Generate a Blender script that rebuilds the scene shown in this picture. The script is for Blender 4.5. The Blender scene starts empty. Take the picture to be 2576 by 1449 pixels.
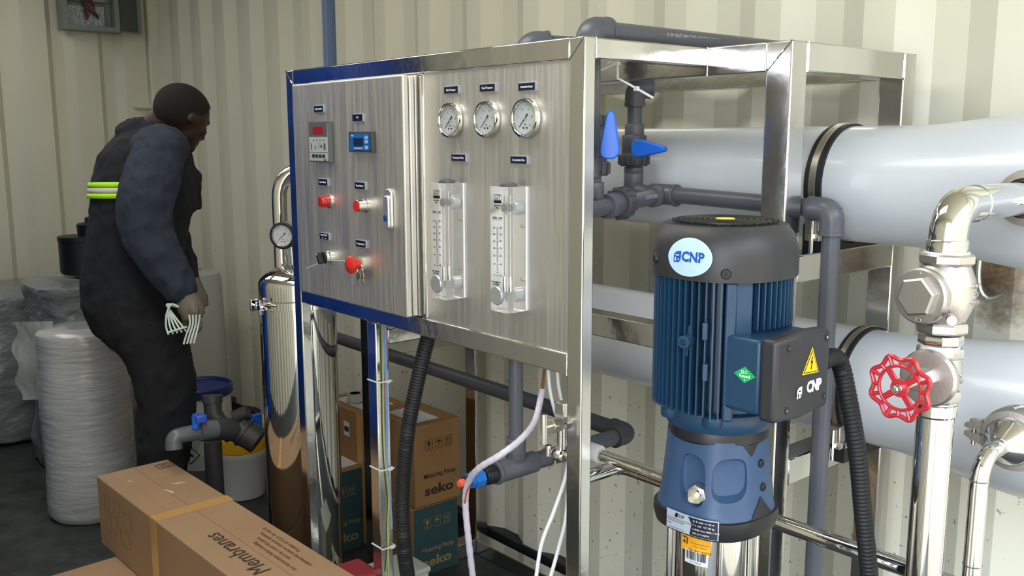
import bpy, bmesh, math, random
from mathutils import Vector, Matrix
V = Vector
random.seed(7)
PI = math.pi
SC = bpy.context.scene
COL = SC.collection
# ------------------------------------------------------------------ camera
FW, FH, FPX, CH = 2576, 1449, 2343.0, 1.3685
CX, CY = FW / 2, FH / 2
_a = V((-740 - CX, 352 - CY, FPX)).normalized()
_X = -_a
_b = V((4065 - CX, 342 - CY, FPX)); _b = (_b - _X * _b.dot(_X)).normalized()
_Z = _X.cross(_b)
M3 = Matrix((_X, _b, _Z))                 # camera (right, down, forward) -> world
CAM = V((0, 0, CH))
cam = bpy.data.cameras.new('camera'); cam.sensor_width = 36; cam.lens = FPX / FW * 36
cam.clip_start = 0.05; cam.clip_end = 200
cob = bpy.data.objects.new('camera', cam); COL.objects.link(cob)
r_, u_, b_ = M3 @ V((1, 0, 0)), M3 @ V((0, -1, 0)), M3 @ V((0, 0, -1))
cob.matrix_world = Matrix(((r_.x, u_.x, b_.x, 0), (r_.y, u_.y, b_.y, 0), (r_.z, u_.z, b_.z, CH), (0, 0, 0, 1)))
SC.camera = cob
# ------------------------------------------------------------------ world and light
HC_ = 2.39
XD = 0.75                                  # open doorway of the container
w = bpy.data.worlds.new('sky'); SC.world = w; w.use_nodes = True
nt = w.node_tree; bg = nt.nodes['Background']
sky = nt.nodes.new('ShaderNodeTexSky'); sky.sky_type = 'HOSEK_WILKIE'; sky.turbidity = 4.0; sky.ground_albedo = 0.4
sky.sun_direction = V((-0.5, 0.55, 0.75)).normalized()
mx = nt.nodes.new('ShaderNodeMix'); mx.data_type = 'RGBA'; mx.inputs[0].default_value = 0.62
mx.inputs[7].default_value = (0.78, 0.83, 0.90, 1)
nt.links.new(sky.outputs[0], mx.inputs[6]); nt.links.new(mx.outputs[2], bg.inputs[0])
bg.inputs[1].default_value = 4.0
pl = bpy.data.lights.new('doorway_portal', 'AREA'); pl.shape = 'RECTANGLE'; pl.size = 2.45; pl.size_y = 2.45; pl.cycles.is_portal = True
po = bpy.data.objects.new('doorway_portal', pl); COL.objects.link(po)
po.location = (XD + 0.02, 0.74, 1.2); po.rotation_euler = (0, PI / 2, 0)
p2 = bpy.data.lights.new('side_door_portal', 'AREA'); p2.shape = 'RECTANGLE'; p2.size = 1.0; p2.size_y = 2.15; p2.cycles.is_portal = True
po = bpy.data.objects.new('side_door_portal', p2); COL.objects.link(po)
po.location = (0.05, -0.50, 1.06); po.rotation_euler = (PI / 2, 0, 0)
sl = bpy.data.lights.new('sun', 'SUN'); sl.energy = 5.0; sl.angle = 0.01; sl.color = (1.0, 0.96, 0.9)
so = bpy.data.objects.new('sun', sl); COL.objects.link(so); so.rotation_euler = V((-0.5, 0.55, 0.75)).to_track_quat('Z', 'Y').to_euler()
for k, (lx, en) in enumerate(((-1.5, 4.2), (-3.0, 2.7), (-4.4, 1.6))):                 # fill lights added under the ceiling to brighten the aisle
    la = bpy.data.lights.new('aisle_fill', 'AREA'); la.shape = 'RECTANGLE'; la.size = 1.1; la.size_y = 0.5; la.energy = en; la.color = (1.0, 0.97, 0.9)
    lo = bpy.data.objects.new('aisle_fill', la); COL.objects.link(lo); lo.location = (lx, 0.65, HC_ - 0.06)
SC.view_settings.view_transform = 'Standard'; SC.view_settings.look = 'None'
SC.view_settings.gamma = 1; SC.view_settings.use_curve_mapping = False
SC.view_settings.exposure = 1.85

# ------------------------------------------------------------------ pixel helpers (a pixel ray met with a real plane)
def ray(u, v): return M3 @ V((u - CX, v - CY, FPX))
def onx(u, v, x): r = ray(u, v); return CAM + r * (x / r.x)
def ony(u, v, y): r = ray(u, v); return CAM + r * (y / r.y)
def onz(u, v, z): r = ray(u, v); return CAM + r * ((z - CH) / r.z)
def at(u, v, d): return CAM + ray(u, v) * (d / FPX)
def zat(x, y, v):                          # height on the plumb line (x, y) seen in pixel row v
    lo, hi = -3.0, 4.0
    for _ in range(50):
        m = (lo + hi) / 2; c = M3.transposed() @ (V((x, y, m)) - CAM)
        if CY + FPX * c.y / c.z > v: lo = m
        else: hi = m
    return (lo + hi) / 2

# ------------------------------------------------------------------ materials
def lin(h):
    h = h.lstrip('#'); o = []
    for i in (0, 2, 4):
        c = int(h[i:i + 2], 16) / 255
        o.append(c / 12.92 if c <= 0.04045 else ((c + 0.055) / 1.055) ** 2.4)
    return (*o, 1)
MATS = {}
def mat(name, col, rough=0.5, metal=0.0, noise=None, bump=None, emis=None, trans=0, ior=1.45, coat=0, var=0.0, alpha=None, spec=None):
    """noise=(scale xyz, amount) varies roughness; bump=(scale xyz, strength, dist); var varies the colour"""
    if name in MATS: return MATS[name]
    m = bpy.data.materials.new(name); m.use_nodes = True; nt = m.node_tree; P = nt.nodes['Principled BSDF']
    c = lin(col) if isinstance(col, str) else col
    P.inputs['Base Color'].default_value = c; P.inputs['Roughness'].default_value = rough; P.inputs['Metallic'].default_value = metal
    P.inputs['IOR'].default_value = ior; P.inputs['Transmission Weight'].default_value = trans; P.inputs['Coat Weight'].default_value = coat
    if spec is not None: P.inputs['Specular IOR Level'].default_value = spec
    if alpha: P.inputs['Alpha'].default_value = alpha
    tc = nt.nodes.new('ShaderNodeTexCoord')
    def nz(scale, det=4):
        mp = nt.nodes.new('ShaderNodeMapping'); mp.inputs['Scale'].default_value = scale if hasattr(scale, '__len__') else (scale,) * 3
        n = nt.nodes.new('ShaderNodeTexNoise'); n.inputs['Detail'].default_value = det; n.inputs['Scale'].default_value = 1
        nt.links.new(tc.outputs['Object'], mp.inputs[0]); nt.links.new(mp.outputs[0], n.inputs[0]); return n
    if noise:
        n = nz(noise[0]); mr = nt.nodes.new('ShaderNodeMapRange')
        mr.inputs[1].default_value = 0.3; mr.inputs[2].default_value = 0.7
        mr.inputs[3].default_value = max(0.01, rough - noise[1]); mr.inputs[4].default_value = rough + noise[1]
        nt.links.new(n.outputs[0], mr.inputs[0]); nt.links.new(mr.outputs[0], P.inputs['Roughness'])
    if bump:
        n = nz(bump[0], 5); bp = nt.nodes.new('ShaderNodeBump'); bp.inputs['Strength'].default_value = bump[1]; bp.inputs['Distance'].default_value = bump[2]
        nt.links.new(n.outputs[0], bp.inputs['Height']); nt.links.new(bp.outputs[0], P.inputs['Normal'])
    if var:
        n = nz(9 if not isinstance(var, tuple) else var[1]); va = var[0] if isinstance(var, tuple) else var
        rp = nt.nodes.new('ShaderNodeMapRange'); rp.inputs[1].default_value = 0.3; rp.inputs[2].default_value = 0.7
        rp.inputs[3].default_value = 1 - va; rp.inputs[4].default_value = 1 + va
        vm = nt.nodes.new('ShaderNodeVectorMath'); vm.operation = 'SCALE'; vm.inputs[0].default_value = c[:3]
        nt.links.new(n.outputs[0], rp.inputs[0]); nt.links.new(rp.outputs[0], vm.inputs['Scale']); nt.links.new(vm.outputs[0], P.inputs['Base Color'])
    if emis: P.inputs['Emission Color'].default_value = lin(emis[0]); P.inputs['Emission Strength'].default_value = emis[1]
    MATS[name] = m; return m
STEEL = mat('polished_steel', (0.66, 0.65, 0.63, 1), 0.14, 1, noise=((3, 3, 3), 0.06), bump=((5, 5, 5), 0.12, 0.02))
CHROME = mat('mirror_steel', (0.72, 0.71, 0.69, 1), 0.055, 1, bump=((3, 3, 1.2), 0.05, 0.02))
BRUSH = mat('brushed_steel', (0.70, 0.685, 0.655, 1), 0.47, 1, noise=((160, 160, 5), 0.07), bump=((400, 400, 8), 0.05, 0.001), var=(0.05, (6, 6, 4)))
CAST = mat('cast_steel', (0.55, 0.52, 0.50, 1), 0.38, 1, bump=((500, 500, 500), 0.25, 0.001))
PVC = mat('grey_pvc', '#50535c', 0.36, bump=((60, 60, 60), 0.05, 0.001), var=0.08)
PVCD = mat('dark_grey_pvc', '#41434a', 0.42, var=0.08)
BLUE = mat('blue_valve_plastic', '#1b63d2', 0.3, bump=((300, 300, 300), 0.04, 0.001))
BLKP = mat('black_plastic', '#1b1c1f', 0.38, bump=((700, 700, 700), 0.12, 0.0006))
BLKR = mat('black_rubber', '#17181a', 0.55)
COVER = mat('fan_cover_plastic', '#2a2a2d', 0.42, bump=((900, 900, 900), 0.2, 0.0006))
MOTOR = mat('motor_blue_paint', '#1b3953', 0.35, bump=((300, 300, 300), 0.08, 0.0008))
STOOL = mat('stool_blue_paint', '#304766', 0.36, bump=((250, 250, 250), 0.08, 0.0008))
WHITE = mat('white_plastic', '#d8dade', 0.4)
FRP = mat('white_frp', '#bcc1c7', 0.30, coat=0.25, bump=((4, 25, 25), 0.12, 0.004), var=(0.03, (5, 5, 5)))
RED = mat('red_button', '#c8281f', 0.3)
REDW = mat('red_wheel_paint', '#a8202c', 0.3, coat=0.3, bump=((200, 200, 200), 0.1, 0.001))
ACR = mat('clear_acrylic', (1, 1, 1, 1), 0.03, trans=0.90, ior=1.27)
BLACKINK = mat('black_ink', '#0b0b0d', 0.5)
WHITEINK = mat('white_ink', '#e8eaec', 0.5)
CARD = mat('cardboard', '#937659', 0.75, bump=((40, 260, 40), 0.08, 0.002), var=(0.06, (7, 7, 7)))
CARDB = mat('orange_cardboard', '#8d6a44', 0.75, var=(0.06, (7, 7, 7)))
TEAL = mat('teal_cardboard', '#28474b', 0.7, var=0.06)
TAPE = mat('parcel_tape', '#b98f55', 0.25, coat=0.4)
GOLDINK = mat('tan_ink', '#8d7a55', 0.6)
INKB = mat('carton_ink', '#33281f', 0.7)
NAVY = mat('navy_cloth', '#242c3c', 0.9, bump=((14, 14, 9), 0.6, 0.02), var=(0.2, (20, 20, 20)))
NAVYD = mat('dark_navy_cloth', '#0d0f15', 0.92, bump=((12, 12, 8), 0.6, 0.02), var=(0.2, (20, 20, 20)))
SKIN = mat('dark_skin', '#2f1d15', 0.5, bump=((200, 200, 200), 0.1, 0.001))
HAIR = mat('black_hair', '#0b0a0a', 0.9, bump=((600, 600, 600), 0.6, 0.002))
GLOVE = mat('grey_glove', '#6d675c', 0.9, bump=((300, 300, 300), 0.5, 0.002))

# ------------------------------------------------------------------ mesh builder
class MB:
    def __init__(s): s.v = []; s.f = []; s.sm = []; s.mi = []; s.cur = 0
    def add(s, vs, fs, smooth=False):
        n = len(s.v); s.v += [V(p) for p in vs]
        for f in fs: s.f.append([i + n for i in f]); s.sm.append(smooth); s.mi.append(s.cur)
        return s
    def box(s, a, b, T=None):
        x0, y0, z0 = a; x1, y1, z1 = b
        P = [V(p) for p in ((x0, y0, z0), (x1, y0, z0), (x1, y1, z0), (x0, y1, z0), (x0, y0, z1), (x1, y0, z1), (x1, y1, z1), (x0, y1, z1))]
        if T: P = [T @ p for p in P]
        F = [(0, 3, 2, 1), (4, 5, 6, 7), (0, 1, 5, 4), (1, 2, 6, 5), (2, 3, 7, 6), (3, 0, 4, 7)]
        if (x1 - x0) * (y1 - y0) * (z1 - z0) < 0: F = [f[::-1] for f in F]
        return s.add(P, F)
    def prism(s, poly, z0, z1, T=None, smooth=False):
        n = len(poly); A = sum(poly[i][0] * poly[(i + 1) % n][1] - poly[(i + 1) % n][0] * poly[i][1] for i in range(n))
        if A < 0: poly = poly[::-1]
        if z1 < z0: z0, z1 = z1, z0
        P = [V((x, y, z0)) for x, y in poly] + [V((x, y, z1)) for x, y in poly]
        if T: P = [T @ p for p in P]
        s.add(P, [tuple(range(n - 1, -1, -1)), tuple(range(n, 2 * n))])
        k = len(s.v) - 2 * n
        for i in range(n):
            j = (i + 1) % n; s.f.append([k + i, k + j, k + n + j, k + n + i]); s.sm.append(smooth); s.mi.append(s.cur)
        return s
    def lathe(s, prof, T=None, n=32, smooth=True, sup=None):
        """prof [(r, z)...] about local z; sup = superellipse power"""
        P = []; F = []
        for r, z in prof:
            for i in range(n):
                a = 2 * PI * i / n; c, q = math.cos(a), math.sin(a); k = 1.0
                if sup: k = (abs(c) ** sup + abs(q) ** sup) ** (-1 / sup)
                P.append(V((r * k * c, r * k * q, z)))
        if T: P = [T @ p for p in P]
        m = len(prof)
        for j in range(m - 1):
            for i in range(n):
                k = (i + 1) % n; F.append((j * n + i, j * n + k, (j + 1) * n + k, (j + 1) * n + i))
        s.add(P, F, smooth)
        k = len(s.v) - m * n
        s.f.append([k + i for i in range(n - 1, -1, -1)]); s.sm.append(False); s.mi.append(s.cur)
        s.f.append([k + (m - 1) * n + i for i in range(n)]); s.sm.append(False); s.mi.append(s.cur)
        return s
    def cyl(s, a, b, r, n=24, r2=None):
        a, b = V(a), V(b); T = frame_z(a, b - a); L = (b - a).length
        return s.lathe([(r, 0), (r2 if r2 is not None else r, L)], T, n)
    def tube(s, pts, r, n=14, closed=False):
        pts = [V(p) for p in pts]; m = len(pts); rs = r if hasattr(r, '__len__') else [r] * m
        tg = []
        for i in range(m):
            if closed: t = pts[(i + 1) % m] - pts[i - 1]
            else: t = pts[min(i + 1, m - 1)] - pts[max(i - 1, 0)]
            tg.append(t.normalized() if t.length > 1e-9 else V((0, 0, 1)))
        up = V((0, 0, 1)) if abs(tg[0].z) < 0.9 else V((1, 0, 0))
        nr = (up - tg[0] * up.dot(tg[0])).normalized(); P = []
        for i in range(m):
            nr = nr - tg[i] * nr.dot(tg[i]); nr.normalize(); bn = tg[i].cross(nr)
            for k in range(n):
                a = 2 * PI * k / n; P.append(pts[i] + (nr * math.cos(a) + bn * math.sin(a)) * rs[i])
        F = []
        for i in range(m if closed else m - 1):
            j = (i + 1) % m
            for k in range(n): l = (k + 1) % n; F.append((i * n + k, i * n + l, j * n + l, j * n + k))
        s.add(P, F, True)
        if not closed:
            q = len(s.v) - m * n
            s.f.append([q + i for i in range(n - 1, -1, -1)]); s.sm.append(False); s.mi.append(s.cur)
            s.f.append([q + (m - 1) * n + i for i in range(n)]); s.sm.append(False); s.mi.append(s.cur)
        return s
    def sph(s, c, rx, ry=None, rz=None, T=None, n=20, m=12):
        ry = ry or rx; rz = rz or rx; c = V(c)
        P = []; F = []
        for j in range(m + 1):
            t = PI * j / m
            for i in range(n):
                a = 2 * PI * i / n; p = V((rx * math.sin(t) * math.cos(a), ry * math.sin(t) * math.sin(a), -rz * math.cos(t)))
                P.append(c + (T @ p if T else p))
        for j in range(m):
            for i in range(n): k = (i + 1) % n; F.append((j * n + i, j * n + k, (j + 1) * n + k, (j + 1) * n + i))
        return s.add(P, F, True)
    def build(s, name, m, parent=None, bevel=0.0, seg=2, ang=35, loc=None):
        me = bpy.data.meshes.new(name)
        o0 = V(loc) if loc is not None else V((0, 0, 0))
        me.from_pydata([p - o0 for p in s.v], [], s.f)
        ms = m if isinstance(m, (list, tuple)) else [m]
        for q in ms: me.materials.append(q)
        for p, q, i in zip(me.polygons, s.sm, s.mi): p.use_smooth = q; p.material_index = min(i, len(ms) - 1)
        me.validate(); me.update()
        bm = bmesh.new(); bm.from_mesh(me); bmesh.ops.remove_doubles(bm, verts=bm.verts, dist=1e-6)
        bmesh.ops.dissolve_degenerate(bm, edges=bm.edges, dist=1e-7); bm.to_mesh(me); bm.free()
        if bevel:
            for p in me.polygons: p.use_smooth = True
        try: me.set_sharp_from_angle(angle=math.radians(ang))
        except Exception: pass
        o = bpy.data.objects.new(name, me); COL.objects.link(o)
        if parent: o.parent = parent; o.location = o0 - world_loc(parent)
        else: o.location = o0
        if bevel:
            b = o.modifiers.new('bevel', 'BEVEL'); b.width = bevel; b.segments = seg; b.limit_method = 'ANGLE'; b.angle_limit = math.radians(40); b.harden_normals = False
        return o
def world_loc(o):
    p = V(o.location)
    while o.parent: o = o.parent; p += V(o.location)
    return p
def frame_z(o, d):
    d = V(d).normalized(); q = V((0, 0, 1)).rotation_difference(d)
    return Matrix.Translation(V(o)) @ q.to_matrix().to_4x4()
def fm(o, x, y):
    x = V(x).normalized(); y = V(y).normalized(); z = x.cross(y)
    T = Matrix((x, y, z)).transposed().to_4x4(); T.translation = V(o); return T
def panelT(o): return fm(o, (1, 0, 0), (0, 0, 1))      # local (right, up, out of the panel)
def lidT(o): return fm(o, (0, 1, 0), (0, 0, 1))        # the same for faces that look along +X
def fil(pts, r=0.03, k=6, lim=0.49):                              # polyline with rounded corners
    pts = [V(p) for p in pts]; out = [pts[0]]
    for i in range(1, len(pts) - 1):
        a = (pts[i - 1] - pts[i]); b = (pts[i + 1] - pts[i]); q = min(r, a.length * lim, b.length * lim)
        A = pts[i] + a.normalized() * q; B = pts[i] + b.normalized() * q
        for j in range(k + 1):
            t = j / k; out.append(A * (1 - t) ** 2 + pts[i] * 2 * t * (1 - t) + B * t * t)
    out.append(pts[-1]); return out
def smooth(pts, k=8):                                   # Catmull-Rom
    pts = [V(p) for p in pts]; P = [pts[0] * 2 - pts[1]] + pts + [pts[-1] * 2 - pts[-2]]; out = []
    for i in range(1, len(P) - 2):
        a, b, c, d = P[i - 1:i + 3]
        for j in range(k):
            t = j / k; out.append(0.5 * ((2 * b) + (c - a) * t + (2 * a - 5 * b + 4 * c - d) * t * t + (3 * b - a - 3 * c + d) * t ** 3))
    out.append(pts[-1]); return out
def rrect(x0, y0, x1, y1, r, k=4):
    P = []
    for cx, cy, a in ((x1 - r, y1 - r, 0), (x0 + r, y1 - r, 90), (x0 + r, y0 + r, 180), (x1 - r, y0 + r, 270)):
        for j in range(k + 1): t = math.radians(a + 90 * j / k); P.append((cx + r * math.cos(t), cy + r * math.sin(t)))
    return P
def circ(cx, cy, r, n=24, ry=None): return [(cx + r * math.cos(2 * PI * i / n), cy + (ry or r) * math.sin(2 * PI * i / n)) for i in range(n)]
def tag(o, label=None, cat=None, group=None, kind=None):
    if label: o['label'] = label
    if cat: o['category'] = cat
    if group: o['group'] = group
    if kind: o['kind'] = kind
    return o
def thing(name, label, cat, loc=(0, 0, 0), group=None):
    o = bpy.data.objects.new(name, None); o.empty_display_size = 0.05; COL.objects.link(o); o.location = V(loc)
    return tag(o, label, cat, group)
def bake(o):                                            # apply modifiers for real
    bpy.context.view_layer.update(); dg = bpy.context.evaluated_depsgraph_get()
    me = bpy.data.meshes.new_from_object(o.evaluated_get(dg)); o.modifiers.clear(); o.data = me; return o
def text(s, size, T, m, parent, name='lettering', ext=0.0002, align='CENTER', bend=None, sx=1.0, bold=0.0, label=None):
    cu = bpy.data.curves.new('t', 'FONT'); cu.body = s; cu.size = size; cu.align_x = align; cu.align_y = 'CENTER'; cu.offset = bold
    cu.resolution_u = 2; cu.extrude = ext if not bend else 0
    ob = bpy.data.objects.new('t', cu); COL.objects.link(ob)
    bpy.context.view_layer.update()
    me = bpy.data.meshes.new_from_object(ob.evaluated_get(bpy.context.evaluated_depsgraph_get())); bpy.data.objects.remove(ob)
    for v in me.vertices:
        p = V((v.co.x * sx, v.co.y, v.co.z)); v.co = bend(p) if bend else T @ p
    me.materials.clear(); me.materials.append(m); me.name = name
    o = bpy.data.objects.new(name, me); COL.objects.link(o)
    if parent:
        o.parent = parent; w0 = world_loc(parent)
        for v in me.vertices: v.co = v.co - w0
    if label: o['label'] = label
    return o
def cylbend(cx, cy, r, az, z, rot=0.0):                 # local (right, up, out) -> wrapped round a vertical cylinder
    def f(p):
        x = p.x * math.cos(rot) - p.y * math.sin(rot); y = p.x * math.sin(rot) + p.y * math.cos(rot)
        rr = (r(z + y) if callable(r) else r) + p.z; a = az + x / (r(z) if callable(r) else r)
        return V((cx + rr * math.cos(a), cy + rr * math.sin(a), z + y))
    return f
def patch(poly, bend, out, m, parent, name, th=0.0006, label=None):   # thin sticker wrapped on a surface
    bm = bmesh.new(); vs = [bm.verts.new((x, y, 0)) for x, y in poly]; bm.faces.new(vs)
    bmesh.ops.triangulate(bm, faces=bm.faces); 
    for _ in range(3): bmesh.ops.subdivide_edges(bm, edges=[e for e in bm.edges if e.calc_length() > 0.006], cuts=1)
    bmesh.ops.triangulate(bm, faces=bm.faces)
    mb = MB(); bm.verts.ensure_lookup_table(); bm.verts.index_update()
    mb.add([bend(V((v.co.x, v.co.y, out + th))) for v in bm.verts], [[v.index for v in f.verts] for f in bm.faces], True)
    bm.free()
    return tag(mb.build(name, m, parent), label)
def socket(mb, a, b, r, k=0.006, L=0.035):              # pvc socket collar with a lip
    a, b = V(a), V(b); d = (b - a).normalized(); mb.cyl(a, a + d * L, r + k, 20); return mb

# ================================================================== THE SETTING
YW, XE, YL, HC = 1.9125, -5.2, -0.435, 2.39
def wall_paint(name, stains=()):
    m = bpy.data.materials.new(name); m.use_nodes = True; nt = m.node_tree; P = nt.nodes['Principled BSDF']; N = nt.nodes.new; L = nt.links.new
    tc = N('ShaderNodeTexCoord')
    def noise(sc, det, rough=0.6):
        n = N('ShaderNodeTexNoise'); n.inputs['Scale'].default_value = sc; n.inputs['Detail'].default_value = det; n.inputs['Roughness'].default_value = rough
        L(tc.outputs['Object'], n.inputs[0]); return n
    base = N('ShaderNodeMix'); base.data_type = 'RGBA'; base.inputs[6].default_value = lin('#d8d7c8'); base.inputs[7].default_value = lin('#cecdbc')
    n1 = noise(2.5, 3); L(n1.outputs[0], base.inputs[0]); last = base.outputs[2]
    # small rust freckles, denser near the floor
    sp = noise(70, 3, 0.55); r1 = N('ShaderNodeMapRange'); r1.inputs[1].default_value = 0.665; r1.inputs[2].default_value = 0.70; L(sp.outputs[0], r1.inputs[0])
    sx = N('ShaderNodeSeparateXYZ'); L(tc.outputs['Object'], sx.inputs[0])
    r2 = N('ShaderNodeMapRange'); r2.inputs[1].default_value = 1.1; r2.inputs[2].default_value = 0.4; L(sx.outputs[2], r2.inputs[0])
    mu = N('ShaderNodeMath'); mu.operation = 'MULTIPLY'; L(r1.outputs[0], mu.inputs[0]); L(r2.outputs[0], mu.inputs[1])
    k = N('ShaderNodeMix'); k.data_type = 'RGBA'; k.inputs[7].default_value = lin('#75634c'); L(mu.outputs[0], k.inputs[0]); L(last, k.inputs[6]); last = k.outputs[2]
    for (p, rad, colr, amt) in stains:
        nn = noise(14, 6, 0.7); d = N('ShaderNodeVectorMath'); d.operation = 'SUBTRACT'; L(tc.outputs['Object'], d.inputs[0]); d.inputs[1].default_value = p
        sc = N('ShaderNodeVectorMath'); sc.operation = 'MULTIPLY'; sc.inputs[1].default_value = (1, 1, 0.75); L(d.outputs[0], sc.inputs[0])
        ln = N('ShaderNodeVectorMath'); ln.operation = 'LENGTH'; L(sc.outputs[0], ln.inputs[0])
        ad = N('ShaderNodeMath'); ad.operation = 'MULTIPLY_ADD'; L(nn.outputs[0], ad.inputs[0]); ad.inputs[1].default_value = -rad * 1.3; L(ln.outputs['Value'], ad.inputs[2])
        mr = N('ShaderNodeMapRange'); mr.inputs[1].default_value = rad * 0.35; mr.inputs[2].default_value = -rad * 0.35; mr.inputs[4].default_value = amt; L(ad.outputs[0], mr.inputs[0])
        q = N('ShaderNodeMix'); q.data_type = 'RGBA'; q.inputs[7].default_value = lin(colr); L(mr.outputs[0], q.inputs[0]); L(last, q.inputs[6]); last = q.outputs[2]
    L(last, P.inputs['Base Color']); P.inputs['Roughness'].default_value = 0.42
    nb = noise(35, 5, 0.65); nb2 = noise(9, 2); s = N('ShaderNodeMath'); s.operation = 'MULTIPLY_ADD'; L(nb.outputs[0], s.inputs[0]); s.inputs[1].default_value = 0.5; L(nb2.outputs[0], s.inputs[2])
    b = N('ShaderNodeBump'); b.inputs['Strength'].default_value = 0.22; b.inputs['Distance'].default_value = 0.004; L(s.outputs[0], b.inputs['Height']); L(b.outputs[0], P.inputs['Normal'])
    return m
pb = ony(2528, 722, YW + 0.03)
WP = wall_paint('cream_wall_paint')
WPR = wall_paint('cream_wall_paint_burned', [(tuple(pb + V((0, 0, 0.03))), 0.085, '#9a6c30', 0.85), (tuple(pb), 0.068, '#1d1713', 1.0)])
ps = onx(2130, 645, -0.93)

def corrugated(name, x0, x1, phase, y_in, depth, segs, m, axis='x', z0=0):
    pts = []; T = sum(s for s, _ in segs); x = phase - math.ceil((phase - x0) / T) * T
    lev = 0
    while x < x1:
        for s, l in segs:
            pts.append((x, lev)); x += s; lev = l
    pts.append((x, lev)); pts = [(min(max(a, x0), x1), b) for a, b in pts]
    mb = MB(); P = []
    for a, b in pts:
        q = y_in + depth * b
        for z in (z0, HC): P.append((a, q, z) if axis == 'x' else (q, a, z))
    n = len(pts); F = [(2 * i, 2 * i + 2, 2 * i + 3, 2 * i + 1) for i in range(n - 1)]
    mb.add(P, F); return tag(mb.build(name, m, ang=15), kind='structure')
PIT = 0.2768
corrugated('wall_right', XE, XD, -1.283, YW, 0.036, [(0.068, 1), (0.070, 1), (0.068, 0), (PIT - 0.206, 0)], WPR)
for _x0, _x1, _z0 in ((XE, -0.45, 0), (0.55, XD, 0), (-0.45, 0.55, 2.12)): corrugated('wall_left', _x0, _x1, -1.2, YL, -0.036, [(0.068, 1), (0.070, 1), (0.068, 0), (PIT - 0.206, 0)], WP, z0=_z0)
corrugated('wall_back', YL - 0.04, YW + 0.04, 1.360, XE, -0.036, [(0.030, 1), (0.055, 1), (0.044, 0), (0.117, 0)], WP, axis='y')
FLM = bpy.data.materials.new('worn_dark_floor'); FLM.use_nodes = True
def _floor(nt):
    P = nt.nodes['Principled BSDF']; tc = nt.nodes.new('ShaderNodeTexCoord'); N = nt.nodes.new; L = nt.links.new
    n = N('ShaderNodeTexNoise'); n.inputs['Scale'].default_value = 9; n.inputs['Detail'].default_value = 8; n.inputs['Roughness'].default_value = 0.7; L(tc.outputs['Object'], n.inputs[0])
    r = N('ShaderNodeValToRGB'); r.color_ramp.elements[0].position = 0.35; r.color_ramp.elements[0].color = lin('#181b1c'); r.color_ramp.elements[1].position = 0.75; r.color_ramp.elements[1].color = lin('#3f4444'); L(n.outputs[0], r.inputs[0]); L(r.outputs[0], P.inputs['Base Color'])
    P.inputs['Roughness'].default_value = 0.6; b = N('ShaderNodeBump'); b.inputs['Strength'].default_value = 0.4; b.inputs['Distance'].default_value = 0.006; L(n.outputs[0], b.inputs['Height']); L(b.outputs[0], P.inputs['Normal'])
_floor(FLM.node_tree)
tag(MB().box((XE - 0.04, YL - 0.04, -0.05), (XD, YW + 0.04, 0)).build('floor', FLM), kind='structure')
tag(MB().box((XE - 0.04, YL - 0.04, HC), (XD, YW + 0.04, HC + 0.05)).build('ceiling', WP), kind='structure')
tag(MB().box((XE - 0.03, YW - 0.055, 0), (XE + 0.035, YW + 0.04, HC)).build('trim_1', WP, bevel=0.006), kind='structure')
tag(MB().box((XE + 0.035, YW - 0.006, 0), (XD, YW + 0.04, 0.045)).build('baseboard_right', mat('dark_sill', '#24262a', 0.5), bevel=0.003), kind='structure')
OUT = mat('outside_ground', '#8d8778', 0.9, var=0.1)
tag(MB().box((-9, -9, -0.35), (16, 11, -0.1)).build('outside_ground', OUT), kind='structure')
tag(MB().box((7.0, -9, -0.35), (7.3, 11, 4.2)).build('horizon_blocker', mat('horizon_blocker_paint', '#7d766a', 0.9, var=0.1)), kind='structure')  # unseen wall added outside to cut low sky light through the doorway
for lx in (-1.5, -3.0, -4.4):  # out-of-view housings that go with the added fill lights
    t = thing('added_fill_light', {-1.5: 'white ceiling fill light added out of view, nearest the side door', -3.0: 'white ceiling fill light added out of view, in the middle of the aisle', -4.4: 'white ceiling fill light added out of view, nearest the end wall'}[lx], 'lamp', (lx, 0.65, HC - 0.05), 'added aisle fill lights')
    MB().box((lx - 0.58, 0.37, HC - 0.05), (lx + 0.58, 0.93, HC)).build('fill_housing', mat('fill_housing_white', '#e8e8e4', 0.4), t, bevel=0.004)
# thin wall details: weld seams, blue strip, wire
sm_ = MB()
for u, v0 in ((1503, 0), (953, 0)):
    p = ony(u, 2, YW - 0.001); sm_.box((p.x - 0.0016, YW - 0.002, 1.2), (p.x + 0.0016, YW + 0.001, HC))
tag(sm_.build('trim_2', WP), kind='structure')
p = ony(829, 60, YW + 0.012)
o = MB().box((p.x - 0.016, YW - 0.012, 0.9), (p.x + 0.016, YW + 0.03, HC - 0.02)).build('blue_wall_strip', mat('dull_blue_strip', '#6f86ad', 0.5), bevel=0.002)
tag(o, 'pale blue vertical strip fixed to the corrugated wall behind the cabinet', 'strip')
p0 = onx(341, 268, XE + 0.03); p1 = onx(390, 270, XE + 0.03)
o = MB().tube([p0, p1], 0.012, 10).tube([p0, p0 - V((0.05, 0, 0))], 0.006, 8).build('wall_peg', WP)
tag(o, 'small cream horizontal peg on the end wall behind the man\'s head', 'peg')

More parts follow.
